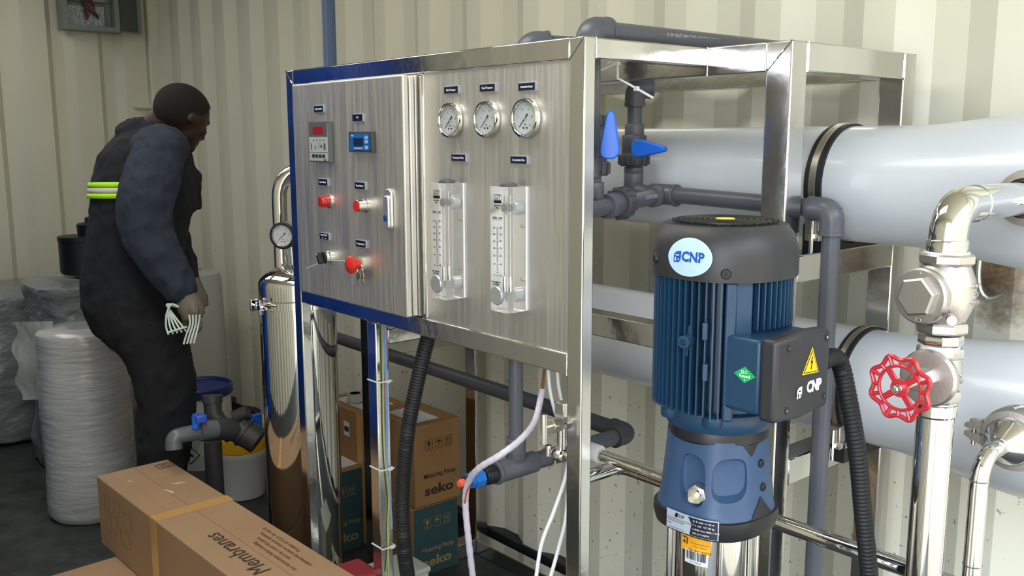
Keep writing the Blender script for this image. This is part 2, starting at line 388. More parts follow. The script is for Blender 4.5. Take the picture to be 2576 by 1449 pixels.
# blue tank against the wall behind the photographer's left: seen mirrored in the steel
t = thing('blue_water_tank', 'tall blue plastic water tank standing against the opposite wall', 'tank', (-4.25, -0.06, 0))
TB = mat('tank_blue', '#123f9e', 0.35)
for k, xx in enumerate((-4.62, -3.88)):
    T = Matrix.Translation((xx, -0.08, 0)); prof = [(0.30, 0.0), (0.33, 0.03)]
    for j in range(7): z = 0.1 + j * 0.25; prof += [(0.33, z), (0.338, z + 0.04), (0.338, z + 0.07), (0.33, z + 0.11)]
    prof += [(0.33, 1.75), (0.27, 1.88), (0.12, 1.93), (0.12, 1.98), (0.01, 1.99)]
    MB().lathe(prof, T, 40).build('tank_shell', TB, t)

# ================================================================== STAINLESS SKID FRAME
Y0, Y1 = 1.10, 1.4187
fr = thing('skid_frame', 'welded polished stainless square tube frame carrying control panel and white vessels', 'frame', (-1.6, 1.45, 0))
def bar(name, a, b, bev=0.0028, m=STEEL): return MB().box(a, b).build(name, m, fr, bevel=bev, seg=2)
XL0, XL1, XR0, XR1 = -2.143, -2.107, -1.141, -1.105
PD = 0.0265                                                # tube depth of the panel frame
bar('post', (XL0, Y0, 0), (XL1, Y0 + PD, 1.533)); bar('post', (XR0, Y0, 0), (XR1, Y0 + PD, 1.533))
bar('rail', (XL1, Y0, 1.497), (XR0, Y0 + PD, 1.533)); bar('rail', (XL1, Y0, 0.959), (XR0, Y0 + PD, 0.998))
mpx = ony(922, 812, Y0).x; bar('post', (mpx, Y0, 0), (mpx + 0.037, Y0 + 0.034, 0.959))
bar('mullion', (-1.578, Y0, 0.998), (-1.563, Y0 + 0.02, 1.497))
bar('beam', (mpx + 0.002, Y0 + 0.034, 0.905), (mpx + 0.037, 1.81, 0.94))      # back from the mid post
bar('beam', (XR1 - 0.032, Y0 + PD, 1.498), (XR1, Y1, 1.532))                  # top side rail
bar('beam', (XL0, Y0 + PD, 1.498), (XL0 + 0.036, Y1, 1.532)); bar('beam', (XR0, Y0 + PD, 0.0), (XR1, Y1, 0.05)); bar('beam', (XL0, Y0 + PD, 0.0), (XL1, Y1, 0.05))
XP = -0.9265; XQ = XP - 0.0515; XB = -2.304; YR = 1.809
for x in (XQ, XB - 0.0515):
    bar('post', (x, Y1, 0), (x + 0.0515, Y1 + 0.049, 1.533)); bar('post', (x, YR, 0), (x + 0.0515, YR + 0.049, 1.533))
    for z in (1.4815, 1.1085, 0.7265, 0.0): bar('beam', (x, Y1 + 0.049, z), (x + 0.0515, YR, z + 0.0515))
for y in (Y1, YR):
    bar('beam', (XB, y, 1.4815), (XQ, y + 0.049, 1.533)); bar('beam', (XB, y, 0.0), (XQ, y + 0.049, 0.05))
bar('beam', (XB, Y1, 0.946), (XQ, Y1 + 0.049, 0.994))
# weld beads at the mitred corners
def bead(a, b, r=0.0016):
    a, b = V(a), V(b); n = max(3, int((b - a).length / 0.004)); MB().tube([a.lerp(b, i / n) for i in range(n + 1)], [r * (0.7 + 0.6 * random.random()) for _ in range(n + 1)], 6).build('weld_bead', CHROME, fr)
e = 0.0004
bead((XR0, Y0 - e, 1.497), (XR1, Y0 - e, 1.533)); bead((XL1, Y0 - e, 1.497), (XL0, Y0 - e, 1.533)); bead((XR0, Y0 - e, 0.998), (XR0, Y0 - e, 0.959))
bead((XR1 + e, Y0 + PD, 1.498), (XR1 + e, Y0 + PD, 1.532)); bead((XQ, Y1 - e, 1.4815), (XP, Y1 - e, 1.533)); bead((XP + e, Y1 + 0.049, 1.4815), (XP + e, Y1 + 0.049, 1.533), 0.0022)
bead((XR1, Y1 - e, 1.4815), (XR1, Y1 - e, 1.533), 0.002); bead((XP + e, YR, 1.4815), (XP + e, YR, 1.533), 0.002)
MB().box((-1.563, Y0 + 0.004, 0.998), (XR0, Y0 + 0.006, 1.497)).build('instrument_panel', BRUSH, fr)
# ================================================================== CABINET
cb = thing('control_cabinet', 'brushed stainless electrical control cabinet with closed door, left half of the panel', 'cabinet', (-1.84, 1.2, 0.96))
DX0, DX1, DZ0, DZ1, YD = -2.047, -1.581, 1.001, 1.494, 1.065
MB().box((DX0, YD + 0.0305, DZ0), (DX1 - 0.001, 1.31, DZ1)).build('cabinet_body', BRUSH, cb, bevel=0.002)
MB().box((DX0, YD + 0.016, DZ0 + 0.001), (DX1 + 0.0, YD + 0.029, DZ1 - 0.001)).build('door_flange', BRUSH, cb, bevel=0.003)
door = MB().box((DX0, YD, DZ0), (DX1, YD + 0.0145, DZ1)).build('cabinet_door', BRUSH, cb, bevel=0.0035, seg=3)
for z in (1.39, 1.13):                                        # hinges on the far edge
    MB().cyl((DX0 - 0.004, YD + 0.012, z - 0.028), (DX0 - 0.004, YD + 0.012, z + 0.028), 0.005, 12).build('hinge', CHROME, cb)
def plate(cx, cz, w, h, y, parent, s, sz=0.0062, s2=None):
    T = panelT((cx, y, cz)); p = MB().box((-w / 2, -h / 2, 0), (w / 2, h / 2, 0.0035), T).build('name_plate', mat('plate_silver', '#9aa0b2', 0.35, 0.3), parent, bevel=0.0006)
    p['label'] = 'black name plate reading ' + s
    MB().box((-w / 2 + 0.0015, -h / 2 + 0.0015, 0.0036), (w / 2 - 0.0025, h / 2 - 0.0015, 0.0041), T).build('plate_face', mat('plate_black', '#11142a', 0.3), p)
    k = w * 0.82 / (len(s) * sz * 0.52)
    text(s, sz, panelT((cx, y - 0.0042, cz + (0.003 if s2 else 0))), WHITEINK, p, 'lettering', sx=min(1.0, k))
    if s2: text(s2, sz * 0.8, panelT((cx, y - 0.0042, cz - 0.004)), WHITEINK, p, 'lettering')
    return p
yp = Y0 + 0.004
for cx, cz, w, s in ((-1.4675, 1.4605, 0.047, 'Inlet Pressure'), (-1.3565, 1.460, 0.047, 'Feed Pressure'), (-1.2475, 1.4575, 0.047, 'Concentrate Pressure'), (-1.4465, 1.3315, 0.047, 'Permeate Flow'), (-1.269, 1.330, 0.047, 'Concentrate Flow')):
    plate(cx, cz, w, 0.0155, yp, cb if False else fr, s)
for u, v, s, s2 in ((805, 274, 'Program Controller', None), (903, 296, 'P H', None), (816, 458, 'Power Indicator', None), (909, 467, 'Reset Button', None), (819, 594, 'System Switch', 'off      on'), (911, 613, 'Emergency Stop', None)):
    p = ony(u, v, YD); plate(p.x, p.z, 0.043, 0.0165, YD, cb, s, s2=s2)

# ================================================================== PRESSURE GAUGES
def gauge(loc, label, marks, r=0.034, rot=None, group='pressure gauges'):
    T = panelT((0, 0, 0)) if rot is None else rot
    g = thing('pressure_gauge', label, 'gauge', loc, group); o = V(loc); T = Matrix.Translation(o) @ T
    MB().lathe([(r * 0.90, 0.0), (r * 1.02, 0.003), (r * 1.03, 0.008), (r * 0.97, 0.0125), (r * 0.86, 0.0135), (r * 0.80, 0.0105), (r * 0.80, 0.006)], T, 48).build('bezel', CHROME, g)
    d = MB().lathe([(r * 0.80, 0.0055), (r * 0.80, 0.0066)], T, 40).build('dial', mat('dial_white', '#d5dde2', 0.4), g)
    tk = MB()
    for i in range(41):
        a = math.radians(225 - 270 * i / 40); L = 0.10 if i % 5 == 0 else 0.05; q = Matrix.Rotation(a, 4, 'Z')
        tk.box((r * (0.72 - L), -0.00013, 0.0068), (r * 0.72, 0.00013, 0.007), T @ q)
    tk.build('scale_marks', mat('dial_blue', '#28568c', 0.5), g)
    for i, sx in enumerate(marks):
        a = math.radians(225 - 270 * i / (len(marks) - 1)); q = T @ V((r * 0.5 * math.cos(a), r * 0.5 * math.sin(a), 0.0068)); TT = T.copy(); TT.translation = q
        text(sx, r * 0.14, TT, mat('dial_blue', '#28568c', 0.5), g, 'numeral', ext=0.0001)
    TT = T.copy(); TT.translation = T @ V((0, -r * 0.3, 0.0068)); text('bar', r * 0.14, TT, BLACKINK, g, 'numeral', ext=0.0001)
    for sx in (-0.13, 0.13): MB().lathe([(r * 0.055, 0.0068), (r * 0.055, 0.0071)], T @ Matrix.Translation((r * sx, -r * 0.48, 0)), 12).build('mark_dot', BLACKINK, g)
    q = T @ Matrix.Rotation(math.radians(225), 4, 'Z')
    nd = MB().prism([(-r * 0.30, -r * 0.045), (-r * 0.10, -r * 0.03), (r * 0.66, -r * 0.006), (r * 0.66, r * 0.006), (-r * 0.10, r * 0.03), (-r * 0.30, r * 0.045)], 0.0078, 0.0084, q)
    nd.build('needle', BLACKINK, g); MB().lathe([(r * 0.07, 0.0066), (r * 0.07, 0.0094)], T, 16).build('needle_hub', mat('hub_grey', '#b9bdc2', 0.3), g)
    MB().lathe([(r * 0.79, 0.0100), (r * 0.79, 0.0106)], T, 32).build('gauge_glass', mat('gauge_glass', (1, 1, 1, 1), 0.02, trans=1.0, ior=1.3), g)
    return g, T
gauge((-1.4675, yp, 1.403), 'round liquid filled pressure gauge under the Inlet Pressure plate', ['0', '2', '4', '6', '8', '10'], 0.0335)
gauge((-1.3565, yp, 1.403), 'round liquid filled pressure gauge under the Feed Pressure plate', ['0', '5', '10', '15', '20', '25'], 0.0335)
gauge((-1.2475, yp, 1.403), 'round liquid filled pressure gauge under the Concentrate Pressure plate', ['0', '5', '10', '15', '20', '25'], 0.0345)

# ================================================================== FLOW METERS
def flow_meter(x, zt, label, w=0.049, d=0.046, h=0.226):
    f = thing('flow_meter', label, 'flow meter', (x, yp, zt - h), 'acrylic flow meters'); z0 = zt - h; y1 = yp - d
    T = panelT((x, yp, z0))                                    # right, up, out
    MB().box((-w / 2 - 0.002, 0.001, 0.0003), (w / 2 + 0.002, h - 0.001, 0.003), T).build('back_plate', mat('flow_white', '#f2f5f7', 0.3), f, bevel=0.0008)
    MB().box((-w / 2, 0, 0.0034), (w / 2, h, d), T).build('acrylic_block', ACR, f, bevel=0.0012)
    MB().lathe([(0.0165, 0.0003), (0.0165, 0.001), (0.014, 0.0055), (0.006, 0.008), (0.001, 0.0085)], fm(T @ V((0, h, d * 0.5)), (1, 0, 0), (0, 1, 0)), 28).build('top_cap', mat('cap_grey', '#4b4e54', 0.35), f)
    DG = mat('bore_grey', '#6d7276', 0.3)
    for hh in (0.188, 0.030):                                  # threaded side ports
        pr = [(0.0125, 0.004)]
        for i in range(6): pr += [(0.0135, 0.005 + i * 0.0026), (0.0122, 0.0063 + i * 0.0026)]
        MB().lathe(pr + [(0.010, 0.021)], T @ Matrix.Translation((0.006, hh, 0)), 24).build('threaded_port', mat('port_clear', '#c6cacd', 0.15, 0.3), f)
        if hh > 0.1: MB().lathe([(0.0045, 0.021), (0.008, 0.028)], T @ Matrix.Translation((0.0, hh, 0)), 18).build('port_bore', DG, f)
    MB().cyl(T @ V((0, 0.045, d * 0.55)), T @ V((0, h - 0.016, d * 0.55)), 0.0012, 8).build('guide_rod', STEEL, f)
    MB().lathe([(0.0068, 0.05), (0.0078, h - 0.02)], fm(T @ V((0, 0, d * 0.55)), (1, 0, 0), (0, 1, 0)) @ Matrix.Rotation(-PI / 2, 4, 'X'), 18).build('taper_tube', mat('bore_clear', (0.86, 0.89, 0.9, 1), 0.05, trans=0.9, ior=1.2), f)
    MB().cyl(T @ V((0, 0.036, d * 0.55)), T @ V((0, 0.064, d * 0.55)), 0.0042, 16).build('float', CHROME, f)
    MB().lathe([(0.0175, 0.0), (0.0175, 0.004), (0.016, 0.006)], T @ Matrix.Translation((-0.003, 0.030, d)), 28).build('adjust_knob', mat('knob_grey', '#b5b8ba', 0.22, 0.6), f)
    for hh in (0.155, 0.058):
        MB().cyl(T @ V((w / 2 - 0.008, hh, 0.003)), T @ V((w / 2 - 0.008, hh, 0.010)), 0.003, 10).build('mount_screw', mat('brass', '#c2b57a', 0.3, 0.8), f)
    F = T @ Matrix.Translation((0, 0, d + 0.0003)); fx = -w / 2
    def tx(s, px, py, sz, m=BLACKINK): TT = F.copy(); TT.translation = F @ V((px, py, 0)); text(s, sz * 1.1, TT, m, f, 'lettering', ext=0.0001, bold=0.00012)
    fr2 = MB(); 
    for a, b in (((-0.013, 0.2025), (0.008, 0.2032)), ((-0.013, 0.2120), (0.008, 0.2127)), ((-0.013, 0.2025), (-0.0124, 0.2127)), ((0.0074, 0.2025), (0.008, 0.2127))): fr2.box((*a, 0), (*b, 0.0002), F)
    fr2.box((-0.013, 0.1965, 0), (0.008, 0.2018, 0.0002), F); fr2.build('logo_box', BLACKINK, f)
    tx('LZT', -0.0025, 0.2075, 0.0088); tx('M-25', -0.0025, 0.1991, 0.0048, WHITEINK); tx('By WATER', -0.003, 0.1925, 0.0034); tx('25mm', -0.003, 0.1885, 0.0034)
    tx('GPM', -0.011, 0.170, 0.0052); tx('LPM', 0.0045, 0.170, 0.0052)
    sc = MB(); sc.box((-0.016, 0.1665, 0), (0.010, 0.167, 0.0002), F); sc.box((-0.0042, 0.064, 0), (-0.0038, 0.156, 0.0002), F)
    ys = [0.066 + 0.086 * (i / 30) ** 0.8 for i in range(31)]
    for i, yy in enumerate(ys): L = 0.0045 if i % 5 == 0 else 0.0026; sc.box((-0.004 - L, yy, 0), (-0.004 + L, yy + 0.0005, 0.0002), F)
    sc.build('scale_marks', BLACKINK, f)
    for i, s in enumerate(['5', '10', '15', '20', '25', '30', '35']): tx(s, -0.0125, ys[min(30, i * 5)], 0.0045)
    for i, s in enumerate(['20', '30', '50', '70', '90', '110', '130']): tx(s, 0.0055, ys[min(30, i * 5)] + 0.001, 0.0045)
    tx('MAX TEMP 60C', -0.008, 0.054, 0.0032); tx('MAX PRESS', -0.008, 0.050, 0.0032)
    return f
flow_meter(-1.4585, 1.284, 'clear acrylic flow meter under the Permeate Flow plate'); flow_meter(-1.2745, 1.284, 'clear acrylic flow meter under the Concentrate Flow plate')

# ================================================================== DOOR INSTRUMENTS
GREYM = mat('meter_grey', '#85898c', 0.45); GREYD = mat('meter_dark_grey', '#54585c', 0.45)
a = ony(775, 305, YD - 0.012); x0, z1 = a.x, a.z; x1 = ony(825, 304, YD - 0.012).x; z0 = ony(778, 407, YD - 0.012).z
t = thing('controller', 'tall grey digital controller with red display and four keys on the cabinet door', 'controller', ((x0 + x1) / 2, YD, z0))
W_, H_ = x1 - x0, z1 - z0; T = panelT((x0, YD, z0))
MB().box((0, 0, 0.0002), (W_, H_, 0.012), T).build('controller_case', mat('meter_side', '#55595b', 0.4), t, bevel=0.0012)
MB().prism(rrect(0.003, 0.003, W_ - 0.003, H_ - 0.003, 0.002), 0.0122, 0.0126, T).build('face_plate', mat('meter_face', '#a6abad', 0.4), t)
MB().box((0.004, H_ * 0.62, 0.0127), (W_ - 0.004, H_ * 0.965, 0.0130), T).build('display_surround', GREYD, t)
MB().box((W_ * 0.24, H_ * 0.68, 0.0131), (W_ * 0.76, H_ * 0.86, 0.0136), T).build('red_display', mat('red_window', '#9c1c1c', 0.2), t)
kk = MB()
for i in range(4): kk.prism(rrect(W_ * (0.17 + i * 0.17), H_ * 0.11, W_ * (0.30 + i * 0.17), H_ * 0.19, 0.001), 0.0127, 0.0135, T)
kk.build('key_row', mat('key_navy', '#26303a', 0.4), t)
ln = MB()
for i in range(4): ln.prism(circ(W_ * (0.25 + i * 0.17), H_ * 0.53, 0.0022, 10), 0.0127, 0.0129, T)
for q in ((0.12, 0.3, 0.17, 0.46), (0.76, 0.3, 0.85, 0.46), (0.3, 0.36, 0.42, 0.37), (0.34, 0.3, 0.36, 0.42), (0.52, 0.34, 0.54, 0.48), (0.6, 0.35, 0.68, 0.42), (0.04, 0.235, 0.96, 0.242)): ln.box((W_ * q[0], H_ * q[1], 0.0127), (W_ * q[2], H_ * q[3], 0.0129), T)
ln.build('printed_diagram', mat('print_grey', '#4a525a', 0.5), t)
text('ROC', 0.006, T @ Matrix.Translation((W_ * 0.82, H_ * 0.055, 0.0128)), BLACKINK, t)
a = ony(875, 331, YD - 0.012); b = ony(932, 331, YD - 0.012); z0 = ony(877, 382, YD - 0.012).z
t = thing('conductivity_meter', 'small blue faced digital meter under the P H plate', 'meter', ((a.x + b.x) / 2, YD, z0))
W_, H_ = b.x - a.x, a.z - z0; T = panelT((a.x, YD, z0))
MB().box((0, 0, 0.0002), (W_, H_, 0.011), T).build('meter_case', mat('meter_black', '#3a3c3e', 0.4), t, bevel=0.001)
MB().prism(rrect(W_ * 0.07, H_ * 0.08, W_ * 0.93, H_ * 0.92, 0.002), 0.0112, 0.0116, T).build('blue_face', mat('meter_blue', '#1d5aa8', 0.3), t)
MB().box((W_ * 0.24, H_ * 0.30, 0.0117), (W_ * 0.66, H_ * 0.68, 0.0121), T).build('display', mat('lcd_dark', '#1c2a38', 0.15), t)
kb = MB()
for i, z in enumerate((0.14, 0.42, 0.62)): kb.prism(rrect(W_ * 0.74, H_ * z, W_ * 0.87, H_ * (z + 0.17), 0.0012), 0.0117, 0.0123, T)
kb.build('meter_key', mat('key_pale', '#8fb0d8', 0.3), t)
text('ROC', 0.0045, T @ Matrix.Translation((W_ * 0.2, H_ * 0.79, 0.0118)), WHITEINK, t); text('HIGH CONDUCTIVITY', 0.0034, T @ Matrix.Translation((W_ * 0.45, H_ * 0.18, 0.0118)), WHITEINK, t)
RL = mat('red_lamp', '#c3221a', 0.15, trans=0.25, coat=0.5)
p = ony(819, 507, YD - 0.01)
t = thing('indicator_lamp', 'round red indicator lamp under the Power Indicator plate', 'lamp', (p.x, YD, p.z)); T = panelT((p.x, YD, p.z))
MB().lathe([(0.0150, 0.0002), (0.0150, 0.003), (0.0135, 0.004)], T, 28).build('lamp_collar', CHROME, t)
MB().lathe([(0.0128, 0.004), (0.0134, 0.006), (0.0134, 0.010), (0.0128, 0.011), (0.0134, 0.012), (0.0134, 0.020), (0.0115, 0.024), (0.004, 0.0255)], T, 32).build('lamp_lens', RL, t)
p = ony(909, 518, YD - 0.01)
t = thing('push_button', 'flat red push button in a steel ring under the Reset plate', 'button', (p.x, YD, p.z)); T = panelT((p.x, YD, p.z))
MB().lathe([(0.0150, 0.0002), (0.0150, 0.002), (0.0135, 0.003), (0.0135, 0.021), (0.0125, 0.022)], T, 32).build('button_barrel', CHROME, t); MB().lathe([(0.0118, 0.022), (0.0118, 0.024)], T, 28).build('button_cap', RED, t)
p = ony(822, 648, YD - 0.008)
t = thing('selector_switch', 'black turning selector switch at the lower left of the cabinet door', 'switch', (p.x, YD, p.z)); T = panelT((p.x, YD, p.z))
MB().lathe([(0.0155, 0.0002), (0.0155, 0.005), (0.0135, 0.007), (0.0135, 0.014)], T, 28).build('switch_collar', CHROME, t)
MB().lathe([(0.0125, 0.014), (0.0125, 0.019)], T, 28).build('switch_base', BLKP, t)
MB().box((-0.013, -0.0042, 0.019), (0.013, 0.0042, 0.032), T @ Matrix.Rotation(math.radians(118), 4, 'Z')).build('switch_lever', BLKP, t, bevel=0.0015)
MB().box((0.008, -0.0012, 0.0321), (0.0128, 0.0012, 0.0326), T @ Matrix.Rotation(math.radians(118), 4, 'Z')).build('pointer_line', WHITE, t)
p = ony(905, 664, YD - 0.01)
t = thing('emergency_stop_button', 'red mushroom emergency stop button with keys hanging on it', 'button', (p.x, YD, p.z)); T = panelT((p.x, YD, p.z))
MB().lathe([(0.015, 0.0002), (0.015, 0.008), (0.0165, 0.009), (0.0165, 0.012), (0.014, 0.013)], T, 28).build('stop_collar', mat('collar_grey', '#b9b7a8', 0.35, 0.5), t)
MB().lathe([(0.0105, 0.013), (0.0112, 0.024), (0.017, 0.027), (0.0195, 0.031), (0.0195, 0.034), (0.016, 0.038), (0.006, 0.0405)], T, 36).build('mushroom_head', RED, t)
c = V((p.x, YD, p.z))
k = thing('key_ring', 'small bunch of steel keys hanging under the red stop button', 'keys', c + V((0.016, -0.012, -0.03)))
MB().tube([c + V((0.012 + 0.011 * math.cos(a), -0.0165, -0.011 + 0.012 * math.sin(a))) for a in [2 * PI * i / 24 for i in range(24)]], 0.0009, 6, closed=True).build('split_ring', STEEL, k)
for i, (dx, an) in enumerate(((0.003, -6), (0.010, 5), (0.026, 16))):
    TK = panelT(c + V((dx, -0.0165 - i * 0.002, -0.020 + i * 0.002))) @ Matrix.Rotation(math.radians(an), 4, 'Z')
    kb = MB(); kb.prism(rrect(-0.0055, -0.013, 0.0055, 0.001, 0.003), 0, 0.0014, TK)
    kb.prism([(-0.002, -0.013), (0.002, -0.013), (0.002, -0.017), (0.0008, -0.0185), (0.002, -0.020), (0.0008, -0.022), (0.002, -0.024), (0, -0.028), (-0.002, -0.026)], 0, 0.0012, TK); kb.build('key', mat('key_metal', '#b8ad86', 0.3, 0.9), k, bevel=0.0002)
tie = [ony(770, 675, YD - 0.006), ony(815, 658, YD - 0.010), ony(850, 655, YD - 0.014), c + V((-0.006, -0.017, 0.002))]
tag(MB().tube(smooth(tie, 6), 0.0008, 6).build('cable_tie', WHITE), 'loose thin white cable tie end sticking out from the stop button', 'cable tie')
p = ony(981, 528, YD)
t = thing('door_latch', 'long oval chrome swing latch on the cabinet door edge', 'handle', (p.x, YD, p.z)); T = panelT((p.x, YD, p.z))
MB().prism(rrect(-0.0145, -0.044, 0.0145, 0.044, 0.0144, 8), 0.0002, 0.006, T).build('latch_plate', mat('latch_chrome', (0.8, 0.8, 0.8, 1), 0.35, 1), t, bevel=0.002)
MB().prism(rrect(-0.0100, -0.041, 0.0105, 0.030, 0.0098, 8), 0.006, 0.0115, T).build('latch_lever', mat('latch_chrome', (0.8, 0.8, 0.8, 1), 0.35, 1), t, bevel=0.002)
MB().prism(circ(-0.001, -0.017, 0.0068, 20), 0.0116, 0.0124, T).build('lock_button', mat('lock_blue', '#1d3f88', 0.3), t)

# ================================================================== WHITE PRESSURE VESSELS
def vessel(name, label, y, z, ring_px, x_end=-0.38):
    t = thing(name, label, 'pressure vessel', (-1.5, y, z - 0.11), 'white membrane pressure vessels')
    TX = fm((0, y, z), (0, 1, 0), (0, 0, 1))                      # local z = +X
    R = 0.109; pr = [(0.04, -2.72), (0.085, -2.70), (0.125, -2.66), (0.128, -2.50), (R, -2.40), (R, -0.82)]
    for j in range(1, 9): q = j / 8; pr.append((R + 0.024 * (3 * q * q - 2 * q ** 3), -0.82 + 0.26 * q))
    pr += [(0.133, -0.50), (0.133, x_end), (0.122, x_end + 0.004), (0.05, x_end + 0.02)]
    MB().lathe(pr, TX, 72).build('vessel_shell', FRP, t)
    a, b = ony(ring_px[0], ring_px[2], y - R).x, ony(ring_px[1], ring_px[2], y - R).x
    for k, (p, q) in enumerate(((a, b), (-2.33, -2.30 + 0.02))):
        w_ = q - p
        s = MB().lathe([(R, p), (R + 0.0045, p + 0.001), (R + 0.0045, q - 0.001), (R, q)], TX, 64).build('saddle_strap', BLKR, t)
        MB().lathe([(R + 0.0046, p + w_ * 0.30), (R + 0.0065, p + w_ * 0.32), (R + 0.0065, p + w_ * 0.66), (R + 0.0046, p + w_ * 0.68)], TX, 64).build('strap_band', mat('strap_steel', (0.5, 0.46, 0.41, 1), 0.35, 1), s)
    xc = (a + b) / 2
    sd = MB()
    for xx in (xc, -2.33):
        poly = [(-0.10, -R - 0.022 + 0.0), (0.10, -R - 0.022), (0.10, -R + 0.035), (0.092, -R + 0.04)] + [((R + 0.004) * math.sin(t_), -(R + 0.004) * math.cos(t_)) for t_ in [0.75 - 0.15 * i for i in range(11)]] + [(-0.092, -R + 0.04), (-0.10, -R + 0.035)]
        MB().prism(poly, -0.022, 0.022, fm((xx, y, z), (0, 1, 0), (0, 0, 1))).build('saddle', BLKR, t)
    # front clamp lug with bolt (seen beside the grey standpipe)
    L = V((xc + 0.006, y - 0.092, z - 0.10))
    lg = MB().box((L.x - 0.014, L.y - 0.026, L.z - 0.002), (L.x + 0.016, L.y + 0.004, L.z + 0.042)).build('strap_lug', mat('lug_steel', (0.4, 0.37, 0.35, 1), 0.4, 1), t, bevel=0.002)
    MB().cyl(L + V((0.004, -0.030, -0.022)), L + V((0.004, -0.030, 0.036)), 0.0042, 12).cyl(L + V((0.004, -0.030, 0.004)), L + V((0.004, -0.030, 0.012)), 0.0078, 6).build('clamp_bolt', CHROME, lg)
    MB().cyl(L + V((0.018, -0.018, 0.005)), L + V((0.018, -0.006, 0.005)), 0.006, 14).build('bolt_head', CHROME, lg)
    return t
VY, VZ1, VZ2 = 1.655, 1.281, 0.905
vessel('pressure_vessel', 'upper of the two thick white horizontal pressure vessels on the steel rack', VY, VZ1, (2025, 2069, 430))
vessel('pressure_vessel', 'lower of the two thick white horizontal pressure vessels on the steel rack', VY, VZ2 - 0.008, (2085, 2120, 900))

# ================================================================== PUMP
PX, PY = -0.82, 1.105
AZ = math.atan2(-PY, -PX)                                     # azimuth from the pump towards the camera
zp = lambda v, k=0.1: zat(PX + k * math.cos(AZ), PY + k * math.sin(AZ), v)
pu = thing('vertical_pump', 'large vertical multistage pump with finned blue motor and black fan cover', 'pump', (PX, PY, 0))
TP = Matrix.Translation((PX, PY, 0))
zt, zc, zm, zf = zp(560, 0), zp(710), zp(1062), zp(1098)
R0 = 0.0995
_h = zt - zc
prof = [(R0, zc - 0.001), (R0 + 0.0006, zc + 0.1 * _h), (R0 + 0.0002, zc + _h * 0.45), (R0 - 0.0025, zc + _h * 0.65), (R0 - 0.0075, zc + _h * 0.84), (R0 - 0.0125, zt - 0.005), (R0 - 0.0155, zt), (R0 - 0.0190, zt + 0.0015), (R0 - 0.0225, zt)]
cv = MB().lathe(prof, TP, 72, sup=2.35).build('fan_cover', COVER, pu)
gr = MB()
for k in range(8): r = 0.012 + k * 0.0085; gr.tube([V((PX + r * math.cos(2 * PI * i / 48), PY + r * math.sin(2 * PI * i / 48), zt + 0.0045)) for i in range(48)], 0.0016, 6, closed=True)
for i in range(36):
    a = 2 * PI * i / 36; gr.tube([V((PX + r * math.cos(a), PY + r * math.sin(a), zt + 0.0042)) for r in (0.012 if i % 3 == 0 else 0.036, 0.076)], 0.0013, 6)
gr.build('fan_grille', BLKP, cv)
MB().lathe([(0.0, zt + 0.0035), (0.014, zt + 0.0035), (0.014, zt + 0.0065), (0.012, zt + 0.007)], TP, 24).build('yellow_arrow_label', mat('label_yellow', '#d9c63a', 0.5), cv)
def rc(z):                                                     # cover radius at the height z, towards the camera
    for (ra, za), (rb, zb) in zip(prof, prof[1:]):
        if za <= z <= zb: return ra + (rb - ra) * (z - za) / max(1e-6, zb - za)
    return R0
def azu(u, R, z):                                              # azimuth on radius R whose point falls in pixel column u
    best = None
    for i in range(-90, 91):
        a = AZ + math.radians(i); c = M3.transposed() @ (V((PX + R * math.cos(a), PY + R * math.sin(a), z)) - CAM)
        d = abs(CX + FPX * c.x / c.z - u)
        if best is None or d < best[0]: best = (d, a)
    return best[1]
def k235(a): c, q = abs(math.cos(a)), abs(math.sin(a)); return (c ** 2.35 + q ** 2.35) ** (-1 / 2.35)
zs = zp(652); azs = azu(1730, R0 + 0.004, zs)
def coverbend(az, z):
    def f(p):
        a = az + p.x / R0; zz = z + p.y; rr = rc(zz) * k235(a) + p.z + 0.0004; return V((PX + rr * math.cos(a), PY + rr * math.sin(a), zz))
    return f
cbn = coverbend(azs, zs)
st = patch(circ(0, 0, 0.0345, 40, 0.0265), cbn, 0.0006, mat('sticker_pale_blue', '#a9c6e6', 0.3), pu, 'oval_sticker', label='pale blue oval sticker with blue maker mark')
CB = mat('mark_blue', '#174a9c', 0.4)
text('CNP', 0.0185, None, CB, st, 'lettering', bend=lambda p: cbn(V((p.x + 0.0065, p.y, 0.0016))), bold=0.0008, sx=0.92)
lg = [(-0.0235, -0.0085), (-0.0235, 0.002), (-0.021, 0.006), (-0.016, 0.0075), (-0.0115, 0.0075), (-0.0115, -0.002), (-0.013, -0.006), (-0.0155, -0.008), (-0.020, -0.008)]
def cmark(bend, out, m, par, ox=0.0, oy=0.0, s=1.0, m2=None):
    patch([(x * s + ox, y * s + oy) for x, y in lg], bend, out, m, par, 'emblem')
    for q in ([(-0.0215, -0.0065), (-0.019, -0.0065), (-0.019, -0.001), (-0.0215, -0.001)], [(-0.0205, 0.001), (-0.014, 0.001), (-0.014, 0.0025), (-0.020, 0.0028)], [(-0.0165, -0.0045), (-0.0135, -0.0045), (-0.0135, -0.003), (-0.0165, -0.003)]):
        patch([(x * s + ox, y * s + oy) for x, y in q], bend, out + 0.0005, m2, par, 'emblem_gap')
cmark(cbn, 0.0012, CB, st, m2=mat('sticker_pale_blue', '#a9c6e6', 0.3))
